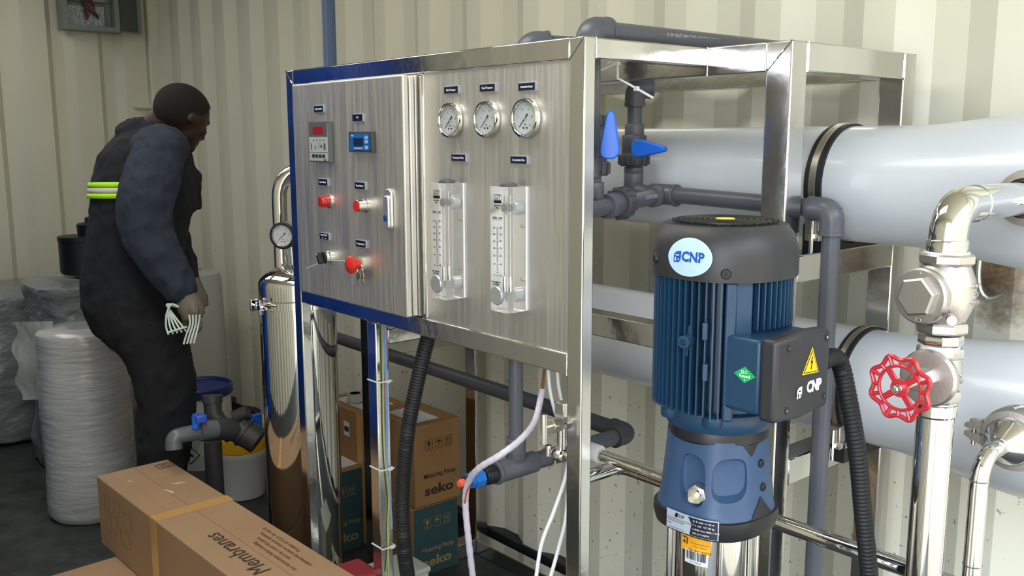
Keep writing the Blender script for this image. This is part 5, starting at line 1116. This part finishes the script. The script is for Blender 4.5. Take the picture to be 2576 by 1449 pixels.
# ================================================================== FAR LEFT STORES
WRAP = mat('stretch_film', '#a3a5a8', 0.22, coat=0.7, bump=((11, 11, 60), 0.6, 0.008), var=(0.08, (8, 8, 20)))
FILM = mat('loose_film', (0.85, 0.9, 0.88, 1), 0.15, trans=0.75, ior=1.15, bump=((30, 30, 12), 1.0, 0.02))
WRAPD = mat('old_film', '#70777a', 0.35, coat=0.4, bump=((12, 12, 20), 0.9, 0.02), var=(0.15, (6, 6, 10)))
def crinkle(mb_obj, amp, sc, seed=0):
    me = mb_obj.data; from mathutils import noise
    for v in me.vertices:
        n = noise.fractal(v.co * sc + V((seed, 0, 0)), 1.0, 2.0, 4); v.co += v.normal * n * amp
    me.update()
def drum(x, y, r, z0, z1, label, m, name='wrapped_drum', amp=0.005, sup=None, cat='drum', group=None, fold=True):
    t = thing(name, label, cat, (x, y, z0), group); H = z1 - z0
    pr = [(r * 0.93, z0 + 0.002), (r * 0.99, z0 + 0.015)] + [(r * (1 + 0.012 * math.sin(9 * i / 30)), z0 + 0.03 + (H - 0.06) * i / 40) for i in range(41)] + [(r * 0.97, z1 - 0.012), (r * 0.88, z1), (r * 0.5, z1 + 0.006), (r * 0.05, z1 + 0.004)]
    o = MB().lathe(pr, Matrix.Translation((x, y, 0)), 96, sup=sup).build('wrapped_body', m, t); crinkle(o, amp, 4, x * 7)
    return t
b0 = onz(243, 1322, 0); vd = V((b0.x, b0.y, 0)).normalized(); dr = 0.156; dc = b0 + vd * dr
ztd = zat(dc.x - vd.x * dr, dc.y - vd.y * dr, 842)
t = drum(dc.x, dc.y, dr, 0, ztd, 'white drum in shiny clear stretch film standing in front of the man', WRAP)
fo = MB(); P = []; n = 26
rr_ = V((vd.y, -vd.x, 0))                                       # image right
base = dc - rr_ * (-dr) if False else dc
for side in (1,):
    pts = []
    lx = dc - V((0.65, 0.76, 0)) * (dr + 0.005)
    for i in range(n + 1):
        z = ztd + 0.02 - (ztd * 0.42) * i / n; wv = 0.014 * math.sin(i * 0.55) - 0.012
        for k in range(4): pts.append(lx + V((0.65, 0.76, 0)) * (0.06 - 0.045 * k + wv * (k / 3)) + V((0.2, -0.2, 0)) * 0.03 * math.sin(k * 0.8 + i * 0.4) + V((0, 0, z)))
    fo.add(pts, [(i * 4 + k, i * 4 + k + 1, (i + 1) * 4 + k + 1, (i + 1) * 4 + k) for i in range(n) for k in range(3)], True)
fo.build('loose_film', FILM, t)
e1 = at(0, 900, 4.35); zz = at(40, 735, 4.2).z
drum(e1.x, e1.y, 0.26, 0, zz, 'tall grey film wrapped drum cut by the left picture edge', WRAPD, amp=0.02)
e2 = at(215, 800, 4.0); zz2 = at(215, 712, 3.85).z
drum(e2.x, e2.y, 0.22, 0, zz2, 'film wrapped bulky drum behind the shiny one, under the black canister', WRAPD, amp=0.03, sup=3)
cf = onx(200, 640, e2.x - 0.02)
t = thing('black_canister', 'black canister with dark blue cap standing on the wrapped drum behind the man', 'canister', (e2.x, e2.y, zz2 + 0.004))
q = at(212, 640, 4.05); BK = mat('canister_black', '#101317', 0.45)
za_, zb_ = zz2 + 0.012, at(212, 592, 4.05).z
MB().lathe([(0.092, za_), (0.1, za_ + 0.01), (0.1, zb_ - 0.02), (0.103, zb_ - 0.018), (0.103, zb_), (0.06, zb_ + 0.004)], Matrix.Translation((q.x, q.y, 0)), 40).build('canister_body', BK, t)
MB().lathe([(0.055, zb_ + 0.003), (0.058, zb_ + 0.05), (0.048, zb_ + 0.056)], Matrix.Translation((q.x + 0.02, q.y + 0.03, 0)), 32).build('canister_neck', BK, t)
MB().lathe([(0.036, zb_ + 0.055), (0.036, zb_ + 0.078), (0.030, zb_ + 0.082)], Matrix.Translation((q.x + 0.03, q.y + 0.04, 0)), 28).build('blue_cap', mat('cap_navy', '#141f45', 0.4), t)
# tall white tank behind the man
WT = mat('tank_white', '#a7a8a4', 0.5)
q = at(520, 900, 4.35); zt_ = at(530, 690, 4.2).z
t = thing('white_tank', 'tall pale plastic tank standing by the right hand wall behind the man', 'tank', (q.x, q.y, 0))
MB().lathe([(0.15, 0.002), (0.165, 0.02), (0.168, 0.4), (0.162, zt_ - 0.03), (0.155, zt_ - 0.004), (0.13, zt_), (0.05, zt_ + 0.002)], Matrix.Translation((q.x - 0.05, q.y - 0.08, 0)), 64, sup=3.2).build('tank_body', WT, t)
MB().box((q.x - 0.09 + 0.16, q.y - 0.17, zt_ - 0.07), (q.x - 0.05 + 0.125, q.y - 0.09, zt_ - 0.03)).build('moulded_grip', WT, t, bevel=0.004)
MB().lathe([(0.045, zt_ + 0.001), (0.045, zt_ + 0.012), (0.035, zt_ + 0.014)], Matrix.Translation((q.x - 0.08, q.y - 0.02, 0)), 28).build('tank_cap', WT, t)
# white drum with blue lid
q = at(506, 968, 3.95); rl = 77 * 3.95 / FPX
t = thing('white_drum', 'white drum with wide dark blue lid behind the man\'s legs', 'drum', (q.x, q.y, 0)); TQ = Matrix.Translation((q.x, q.y, 0))
MB().lathe([(rl * 0.86, 0.002), (rl * 0.90, 0.02), (rl * 0.92, q.z - 0.03), (rl * 0.9, q.z - 0.012)], TQ, 48).build('drum_body', mat('drum_white', '#b9bbb8', 0.45), t)
MB().lathe([(rl * 0.97, q.z - 0.035), (rl * 1.0, q.z - 0.03), (rl * 1.0, q.z), (rl * 0.96, q.z + 0.006), (rl * 0.90, q.z + 0.004), (rl * 0.87, q.z - 0.006), (0.0, q.z - 0.006)], TQ, 56).build('blue_lid', mat('lid_blue', '#152a66', 0.4), t)
bd = cylbend(q.x, q.y, rl * 0.915, math.atan2(-q.y, -q.x) - 0.5, at(455, 1130, 3.95).z)
patch([(-0.06, -0.07), (0.10, -0.07), (0.10, 0.08), (-0.06, 0.08)], bd, 0.0, mat('label_pale', '#9aa09c', 0.6), t, 'drum_label')
patch([(0.0, -0.04), (0.04, 0.0), (0.0, 0.04), (-0.04, 0.0)], bd, 0.001, BLACKINK, t, 'hazard_diamond'); patch([(0.0, -0.036), (0.036, 0.0), (0.0, 0.036), (-0.036, 0.0)], bd, 0.002, mat('label_pale', '#9aa09c', 0.6), t, 'hazard_field'); patch([(-0.018, -0.004), (0.016, -0.008), (0.012, 0.002), (-0.004, 0.010)], bd, 0.003, BLACKINK, t, 'hazard_symbol')
patch([(0.11, -0.03), (0.15, -0.03), (0.15, 0.05), (0.11, 0.05)], bd, 0.001, mat('label_navy', '#22303c', 0.5), t, 'drum_label')
# white pail with yellow band
q = onz(612, 1262, 0.0); vd2 = V((q.x, q.y, 0)).normalized(); pr_ = 0.098; pc_ = q + vd2 * pr_ * 0.9
zpl = lambda v: zat(pc_.x - vd2.x * pr_, pc_.y - vd2.y * pr_, v)
t = thing('white_pail', 'small white pail with yellow lid between pipe fitting and filter housing', 'pail', (pc_.x, pc_.y, 0)); TQ = Matrix.Translation((pc_.x, pc_.y, 0))
MB().lathe([(pr_ * 0.86, 0.002), (pr_ * 0.88, 0.01), (pr_ * 0.98, zpl(1165)), (pr_ * 1.03, zpl(1160)), (pr_ * 1.03, zpl(1146))], TQ, 44).build('pail_body', mat('pail_white', '#c9c9c8', 0.35), t)
MB().lathe([(pr_ * 1.02, zpl(1145)), (pr_ * 1.03, zpl(1142)), (pr_ * 0.99, zpl(1112)), (pr_ * 0.92, zpl(1108)), (pr_ * 0.4, zpl(1100))], TQ, 44).build('yellow_lid', mat('lid_yellow', '#d9a51c', 0.4), t)
q = at(640, 1080, 4.0)
t = thing('yellow_pail', 'yellow rimmed tub with blue handle half hidden by the filter housing', 'tub', (q.x, q.y + 0.12, 0)); TQ = Matrix.Translation((q.x, q.y + 0.12, 0))
MB().lathe([(0.085, 0.002), (0.10, q.z - 0.02), (0.102, q.z)], TQ, 40).build('tub_body', mat('tub_grey', '#8f9290', 0.5), t); MB().lathe([(0.104, q.z - 0.01), (0.106, q.z + 0.012), (0.10, q.z + 0.03), (0.02, q.z + 0.032)], TQ, 40).build('yellow_lid', mat('lid_yellow', '#d9a51c', 0.4), t)
q = at(646, 1060, 3.62); MB().box((q.x - 0.01, q.y - 0.02, q.z - 0.03), (q.x + 0.01, q.y + 0.02, q.z + 0.03)).build('blue_handle', BLUE, t, bevel=0.004)
# black pipe fitting in front of the pails
PB = mat('fitting_black', '#2c2d2f', 0.5); q = lambda u, v, d=2.86: at(u, v, d)
t = thing('pipe_fitting', 'black pipe wye standing on its post with grey elbow and small blue valve', 'fitting', V((q(540, 1200).x, q(540, 1200).y, 0)))
pb2 = q(540, 1200); MB().tube([V((pb2.x, pb2.y, 0.01)), V((pb2.x, pb2.y, q(540, 1105).z))], 0.0264, 22).build('fitting_post', PB, t)
MB().tube([q(534, 998), q(536, 1040), q(556, 1068), q(600, 1085)], 0.0273, 22).build('wye_branch', PB, t); MB().tube([q(534, 994), q(534, 1012)], 0.0309, 24).build('branch_rim', PB, t)
MB().tube([q(505, 1082, 2.77), q(560, 1080, 2.81), q(610, 1088, 2.86)], 0.0328, 24).build('wye_body', PB, t); MB().tube([q(575, 1082), q(580, 1083)], 0.0373, 24).build('wye_rim', PB, t)
MB().tube([q(600, 1080), q(632, 1098), q(650, 1110)], 0.0419, 24).tube([q(612, 1086), q(618, 1090)], 0.0464, 24).build('wye_socket', PB, t)
MB().tube([q(590, 1050), q(625, 1035)], 0.0218, 18).build('side_branch', PB, t)
MB().tube(fil([q(438, 1130, 2.70), q(436, 1100, 2.70), q(480, 1089, 2.73), q(545, 1080, 2.79)], 0.03, 8), 0.0235, 22).build('grey_elbow', mat('elbow_grey', '#54585d', 0.3), t)
MB().tube([q(500, 1085, 2.74), q(543, 1079, 2.78)], 0.0282, 24).build('elbow_socket', mat('elbow_grey', '#54585d', 0.3), t)
MB().tube([q(492, 1078, 2.72), q(496, 1050, 2.72)], [0.010, 0.016], 16).build('blue_valve', BLUE, t); MB().box((-0.022, -0.016, -0.012), (0.022, 0.016, 0.012), Matrix.Translation(q(502, 1052, 2.72))).build('valve_handle', mat('valve_dull_blue', '#2f4fae', 0.4), t, bevel=0.005)

# ================================================================== ELECTRIC BOX ON THE END WALL
EX = XE + 0.10; GB = mat('box_green_grey', '#7d857f', 0.4); a, b = onx(160, 75, EX), onx(303, 82, EX)
t = thing('electric_box', 'open grey electric box with red wiring on the end wall, top left', 'electric box', (XE + 0.001, (a.y + b.y) / 2, a.z - 0.02))
zb_ = b.z; y0, y1 = a.y, b.y; zt_ = zb_ + 0.34
for p0_, p1_ in (((XE + 0.001, y0, zb_), (EX, y0 + 0.014, zt_)), ((XE + 0.001, y1 - 0.012, zb_), (EX, y1, zt_)), ((XE + 0.001, y0 + 0.0142, zb_), (EX, y1 - 0.0122, zb_ + 0.012)), ((XE + 0.001, y0 + 0.0142, zt_ - 0.012), (EX, y1 - 0.0122, zt_)), ((XE + 0.001, y0 + 0.0142, zb_ + 0.0122), (XE + 0.008, y1 - 0.0122, zt_ - 0.0122))):
    MB().box(p0_, p1_).build('box_side', GB, t, bevel=0.002)
for p0_, p1_ in (((EX + 0.0002, y0, zb_), (EX + 0.004, y0 + 0.026, zt_)), ((EX + 0.0002, y1 - 0.024, zb_), (EX + 0.004, y1, zt_)), ((EX + 0.0002, y0 + 0.026, zb_), (EX + 0.004, y1 - 0.024, zb_ + 0.024))): MB().box(p0_, p1_).build('box_rim', GB, t, bevel=0.001)
MB().box((XE + 0.009, y0 + 0.03, zb_ + 0.03), (XE + 0.02, y1 - 0.05, zb_ + 0.13)).build('foil_pouch', mat('foil', '#aab4bd', 0.3, 0.4, bump=((60, 60, 60), 1.0, 0.01)), t)
MB().box((XE + 0.009, y0 + 0.02, zb_ + 0.150), (XE + 0.045, y1 - 0.04, zb_ + 0.168)).build('busbar', mat('busbar', '#8f8f84', 0.4, 0.5), t)
rw = random.Random(5)
for i in range(9):
    y = y0 + 0.06 + rw.random() * 0.12; pts_ = [V((XE + 0.05, y, zb_ + 0.30)), V((XE + 0.06, y + rw.uniform(-.03, .03), zb_ + 0.2)), V((XE + 0.06, y0 + 0.09 + rw.random() * 0.08, zb_ + 0.14)), V((XE + 0.055, y0 + 0.11 + rw.random() * 0.08, zb_ + 0.05 + 0.03 * rw.random()))]
    MB().tube(smooth(pts_, 8), 0.0028, 8).build('wire', mat('wire_dark_red', '#5d1a1c', 0.5) if i % 3 else BLKR, t)
hy = b.y; dp = onx(366, 70, EX + 0.05)
T = Matrix.Translation((EX, hy, zb_)) @ Matrix.Rotation(math.radians(16), 4, 'Z')
wdr = (dp.y - hy)
MB().box((0.004, 0.002, 0.005), (0.009, wdr, 0.335), T).build('box_door', mat('door_dark', '#4f5753', 0.4), t); MB().box((0.009, wdr - 0.014, 0.0), (0.022, wdr, 0.34), T).box((0.009, 0.002, 0.0), (0.020, wdr - 0.015, 0.006), T).build('door_edge', GB, t, bevel=0.001)
MB().cyl(T @ V((0.011, wdr - 0.05, 0.20)), T @ V((0.024, wdr - 0.05, 0.19)), 0.006, 12).build('door_lock', CHROME, t)

# ================================================================== THE MAN
ER = V((0.650, 0.760, 0)).normalized(); EF = V((-0.760, 0.650, 0)).normalized()
PDp = 3.08; PXM = FPX / PDp
def W(u, v, dd=0.0): return at(u, v, PDp + dd)
def loft(mb, rings, n=28):
    P = []; m = len(rings)
    for (c, a, b) in rings:
        for i in range(n): t_ = 2 * PI * i / n; P.append(c + ER * a * math.cos(t_) + EF * b * math.sin(t_))
    F = [(j * n + i, j * n + (i + 1) % n, (j + 1) * n + (i + 1) % n, (j + 1) * n + i) for j in range(m - 1) for i in range(n)]
    F += [tuple(range(n - 1, -1, -1)), tuple(range((m - 1) * n, m * n))]
    mb.add(P, F, True); return mb
def rings(L, dd=0.0, b=None, k=1.0, sub=4):
    Q = [(W(u, v, (x[0] if x else 0) + dd), a / PXM * k, bb * k) for (u, v, a, bb, *x) in L]; out = []
    for i in range(len(Q) - 1):
        for j in range(sub): t_ = j / sub; t_ = t_; out.append((Q[i][0].lerp(Q[i + 1][0], t_), Q[i][1] * (1 - t_) + Q[i + 1][1] * t_, Q[i][2] * (1 - t_) + Q[i + 1][2] * t_))
    return out + [Q[-1]]
def limb(mb, pts, sub=6):
    c = smooth([W(u, v, d) for u, v, r, d in pts], sub); rs = []
    for i in range(len(pts) - 1):
        for j in range(sub): t_ = j / sub; rs.append((pts[i][2] * (1 - t_) + pts[i + 1][2] * t_) / PXM)
    rs.append(pts[-1][2] / PXM)
    mb.tube(c, rs, 24); mb.sph(c[0], rs[0]); mb.sph(c[-1], rs[-1]); return mb
def remesh(o, vox, sm=6, wr=0.0, sc=18):
    md = o.modifiers.new('r', 'REMESH'); md.mode = 'VOXEL'; md.voxel_size = vox; md.use_smooth_shade = True
    s_ = o.modifiers.new('s', 'SMOOTH'); s_.iterations = sm; s_.factor = 0.5; bake(o)
    if wr:
        from mathutils import noise
        for v in o.data.vertices:
            p = v.co; n = noise.ridged_multi_fractal(V((p.x * sc, p.y * sc, p.z * sc * 0.7)), 1.0, 2.0, 3, 1.0, 2.0) - 1.0; v.co += v.normal * n * wr
    for p in o.data.polygons: p.use_smooth = True
    o.data.update(); return o
torso = [(392, 322, 40, 0.10), (378, 348, 78, 0.16), (368, 390, 104, 0.195), (366, 450, 118, 0.205), (356, 540, 115, 0.20), (342, 620, 114, 0.19), (336, 690, 119, 0.185), (342, 760, 122, 0.185), (358, 820, 112, 0.175), (378, 862, 92, 0.15)]
legN = [(352, 800, 92, 0.10), (380, 870, 82, 0.098), (412, 940, 74, 0.092), (419, 1010, 70, 0.086), (417, 1080, 66, 0.08), (408, 1140, 58, 0.074), (402, 1210, 53, 0.07), (400, 1275, 50, 0.068)]
legF = [(362, 800, 92, 0.10), (402, 880, 74, 0.095), (425, 950, 64, 0.088), (432, 1020, 58, 0.082), (432, 1090, 54, 0.075), (425, 1150, 50, 0.07), (420, 1215, 46, 0.066), (418, 1262, 44, 0.064)]
armN = [(402, 378, 58, -0.17), (385, 440, 64, -0.20), (368, 510, 64, -0.22), (368, 575, 61, -0.22), (392, 630, 54, -0.22), (425, 682, 48, -0.21), (450, 722, 42, -0.20)]
armF = [(405, 385, 48, 0.17), (420, 450, 48, 0.20), (425, 530, 44, 0.22), (440, 600, 40, 0.20), (462, 660, 34, 0.16), (472, 710, 30, 0.12)]
body = MB(); K = 0.86
loft(body, rings(torso, k=K)); loft(body, rings(legN, -0.085, k=K)); loft(body, rings(legF, 0.085, k=K))
limb(body, [(u, v, r * 0.72, d) for u, v, r, d in armN] + [(462, 748, 24, -0.20)]); limb(body, [(u, v, r * 0.72, d) for u, v, r, d in armF])
limb(body, [(392, 340, 48, 0), (410, 315, 47, 0.0), (435, 297, 46, 0.0)])
HCn = W(459, 279); Fd = (ER * 0.50 + EF * 0.72 + V((0, 0, -0.48))).normalized(); Sd = Fd.cross(V((0, 0, 1))).normalized(); Ud = Sd.cross(Fd).normalized()
HT = Matrix((Sd, Fd, Ud)).transposed().to_4x4()
def hp(x, y, z): return HCn + Sd * x + Fd * y + Ud * z
HM = HT.to_3x3()
body.sph(HCn, 0.077, 0.094, 0.084, T=HM); body.sph(hp(0, 0.035, -0.052), 0.056, 0.058, 0.058, T=HM); body.sph(hp(0, 0.066, -0.098), 0.030, 0.026, 0.024, T=HM)
body.tube([hp(0, 0.088, -0.012), hp(0, 0.104, -0.045), hp(0, 0.092, -0.052)], [0.009, 0.014, 0.012], 10); body.sph(hp(0, 0.088, -0.074), 0.022, 0.012, 0.008, T=HM)
for sx in (-1, 1):
    body.sph(hp(sx * 0.074, -0.004, -0.022), 0.008, 0.017, 0.028, T=HM); body.sph(hp(sx * 0.030, 0.080, -0.002), 0.020, 0.010, 0.008, T=HM); body.sph(hp(sx * 0.040, 0.062, -0.040), 0.024, 0.024, 0.020, T=HM)
man = remesh(body.build('person', SKIN), 0.0075, 4)
tag(man, 'man in navy work coverall with lime stripe, head bowed, seen from behind', 'person')
org = V((HCn.x, HCn.y, 0)); 
for v in man.data.vertices: v.co -= org
man.location = org
def wear(mb, name, m, vox=0.009, sm=4, wr=0.006, sc=18, label=None):
    o = mb.build(name, m); remesh(o, vox, sm, wr, sc) if vox else None
    for v in o.data.vertices: v.co -= org
    o.parent = man; o.location = (0, 0, 0)
    if label: o['label'] = label
    return o
j = MB(); loft(j, rings(torso[:8])); limb(j, armF); PT = Matrix((ER, EF, V((0, 0, 1)))).transposed(); j.sph(W(348, 326, -0.0), 0.068, 0.105, 0.038, T=PT @ Matrix.Rotation(-0.25, 3, 'Y')); j.sph(W(395, 322, 0.0), 0.06, 0.09, 0.030, T=PT)
TPk = Matrix.Translation(W(470, 482, 0.03)) @ PT.to_4x4(); j.box((-0.03, -0.09, -0.066), (0.022, 0.09, 0.066), TPk @ Matrix.Rotation(0.06, 4, 'Y'))
wear(j, 'coverall_top', mat('navy_black_cloth', '#10141d', 0.9, bump=((14, 14, 9), 0.6, 0.02), var=(0.2, (20, 20, 20))))
j = MB(); limb(j, armN); j.sph(W(402, 372, -0.10), 0.085, 0.12, 0.075, T=PT); j.tube([W(438, 706, -0.205), W(456, 734, -0.20)], [0.057, 0.054], 24)
wear(j, 'sleeve', NAVY, wr=0.007)
l = MB(); loft(l, rings(torso[6:])); loft(l, rings(legN, -0.085)); loft(l, rings(legF, 0.085)); wear(l, 'coverall_trousers', NAVYD, wr=0.007)
def band(v0, v1, m, name):
    mb = MB(); P = []; n = 26; L = rings(torso, sub=10)
    for v in (v0, (v0 + v1) / 2, v1):
        zt_ = W(300, v).z; r_ = min(L, key=lambda q: abs(q[0].z - zt_))
        for i in range(n + 1):
            t_ = math.radians(150 + 170 * i / n) ; sag = 0.010 * math.sin((t_ - PI) * 1.0); d_ = 0.0085
            P.append(V((r_[0].x, r_[0].y, zt_ + sag * 1.2)) + ER * (r_[1] + d_) * math.cos(t_) + EF * (r_[2] + d_) * math.sin(t_))
    mb.add(P, [(a * (n + 1) + i, a * (n + 1) + i + 1, (a + 1) * (n + 1) + i + 1, (a + 1) * (n + 1) + i) for a in range(2) for i in range(n)], True)
    o = wear(mb, name, m, vox=None); s_ = o.modifiers.new('t', 'SOLIDIFY'); s_.thickness = 0.003; s_.offset = 1; return o
LIME = mat('lime_tape', '#a4e41a', 0.6); band(460, 473, LIME, 'lime_band'); band(474, 486, mat('reflective_tape', '#c9c8bd', 0.45), 'reflective_band'); band(487, 499, LIME, 'lime_band')
hr = MB(); n_, m_ = 36, 24; P = []; idx = {}
F = []
for a in range(m_ + 1):
    th = PI * a / m_
    for b in range(n_):
        ph = 2 * PI * b / n_; P.append((0.0810 * math.sin(th) * math.cos(ph), 0.0980 * math.sin(th) * math.sin(ph), 0.0885 * math.cos(th)))
for a in range(m_):
    for b in range(n_):
        f = [a * n_ + b, a * n_ + (b + 1) % n_, (a + 1) * n_ + (b + 1) % n_, (a + 1) * n_ + b]; c_ = V([sum(P[i][k] for i in f) / 4 for k in range(3)])
        if c_.z > 0.016 + 0.42 * max(0, c_.y - 0.03) * 2 - (0.075 if c_.y < -0.02 else 0.045 * (1 - (c_.y + 0.02) / 0.08) if c_.y < 0.06 else 0): F.append(f[::-1])
hr.add([hp(*p) for p in P], F, True); wear(hr, 'short_hair', HAIR, vox=None)
for sx in (-1, 1):
    e_ = MB().sph(hp(sx * 0.031, 0.079, -0.012), 0.0105); wear(e_, 'eye', mat('eye_white', '#c9c2b6', 0.3), vox=None)
def hand(c, dirn, palmn, side, label):
    """c wrist, dirn along the hand, palmn palm normal, side towards the thumb"""
    g = MB(); d, nn, s_ = dirn.normalized(), palmn.normalized(), side.normalized()
    g.tube([c - d * 0.02, c + d * 0.02, c + d * 0.05, c + d * 0.085], [0.030, 0.034, 0.040, 0.036], 20)
    for k, (off, L) in enumerate(((0.028, 0.074), (0.010, 0.082), (-0.009, 0.076), (-0.027, 0.060))):
        b0_ = c + d * 0.080 + s_ * off; p1 = b0_ + d * L * 0.42 + nn * 0.006; p2 = p1 + (d * 0.45 + nn * 0.9).normalized() * L * 0.34; p3 = p2 + (-d * 0.35 + nn * 0.9).normalized() * L * 0.28
        g.tube(smooth([b0_ - d * 0.02, b0_, p1, p2, p3], 4), [0.0115] * 16 + [0.0095], 12); g.sph(p3, 0.0095)
    b0_ = c + d * 0.03 + s_ * 0.030; p1 = b0_ + d * 0.028 + s_ * 0.020 + nn * 0.012; p2 = p1 + d * 0.030 + nn * 0.014; g.tube(smooth([b0_ - d * 0.01, b0_, p1, p2], 4), [0.014] * 12 + [0.011], 12); g.sph(p2, 0.011)
    return wear(g, 'glove', GLOVE, vox=0.005, sm=2, wr=0.002, sc=30)
hc = W(464, 735, -0.20); hand(hc, V((0, 0, -1)) + ER * 0.32, ER * -0.75 + EF * 0.4, EF * -0.75 + ER * 0.6, None); hc2 = W(484, 715, 0.11); hand(hc2, V((0, 0, -1)) + ER * 0.2, ER * -0.8, EF * -1, None)
for dd_, u0, L_ in ((-0.085, 402, 50), (0.085, 420, 46)):
    bt = MB(); c = W(u0, 1290, dd_); c.z = 0; tz = 0.0
    bt.sph(V((c.x, c.y, 0.05)) + ER * 0.0, 0.056, 0.062, 0.07); bt.sph(V((c.x, c.y, 0.042)) + ER * 0.11, 0.052, 0.05, 0.040); bt.sph(V((c.x, c.y, 0.040)) + ER * 0.17, 0.044, 0.044, 0.034); bt.tube([V((c.x, c.y, 0.05)), W(u0, 1250, dd_)], 0.05, 20)
    bt.box((-0.10, -0.045, 0.0), (0.20, 0.045, 0.02), Matrix.Translation((c.x, c.y, 0)) @ Matrix.Rotation(math.atan2(ER.y, ER.x), 4, 'Z'))
    wear(bt, 'boot', BLKR, vox=0.008, sm=3, wr=0)
# pale bent clips held in the gloved hand
CL = mat('pale_mint_plastic', '#b9ccc4', 0.4)
rk = random.Random(11)
t = thing('plastic_clips', 'two bundles of pale mint plastic clips hanging from the man\'s gloved hand', 'clips', W(462, 800, -0.26))
for k in range(5):
    o1 = k * 8; MB().tube(smooth([W(450 - o1 * 0.2, 772, -0.26 + k * 0.004), W(432 - o1 * 0.4, 766, -0.26), W(419 + o1 * 0.5, 790, -0.26 + k * 0.003), W(418 + o1 * 1.2, 822 - k, -0.26), W(424 + o1 * 1.4, 842 - k * 2, -0.265 + k * 0.003)], 6), 0.0030, 8).build('clip', CL, t)
for k in range(4):
    o1 = k * 9; MB().tube(smooth([W(476 + o1, 792, -0.26), W(478 + o1 * 0.8, 815, -0.262 + k * 0.003), W(468 + o1 * 0.9, 845, -0.26), W(462 + o1 * 0.95, 866 - k, -0.26)], 6), 0.0030, 8).build('clip', CL, t)
MB().tube([W(424, 836, -0.265), W(470, 822, -0.265)], 0.0032, 8).build('clip_link', CL, t)
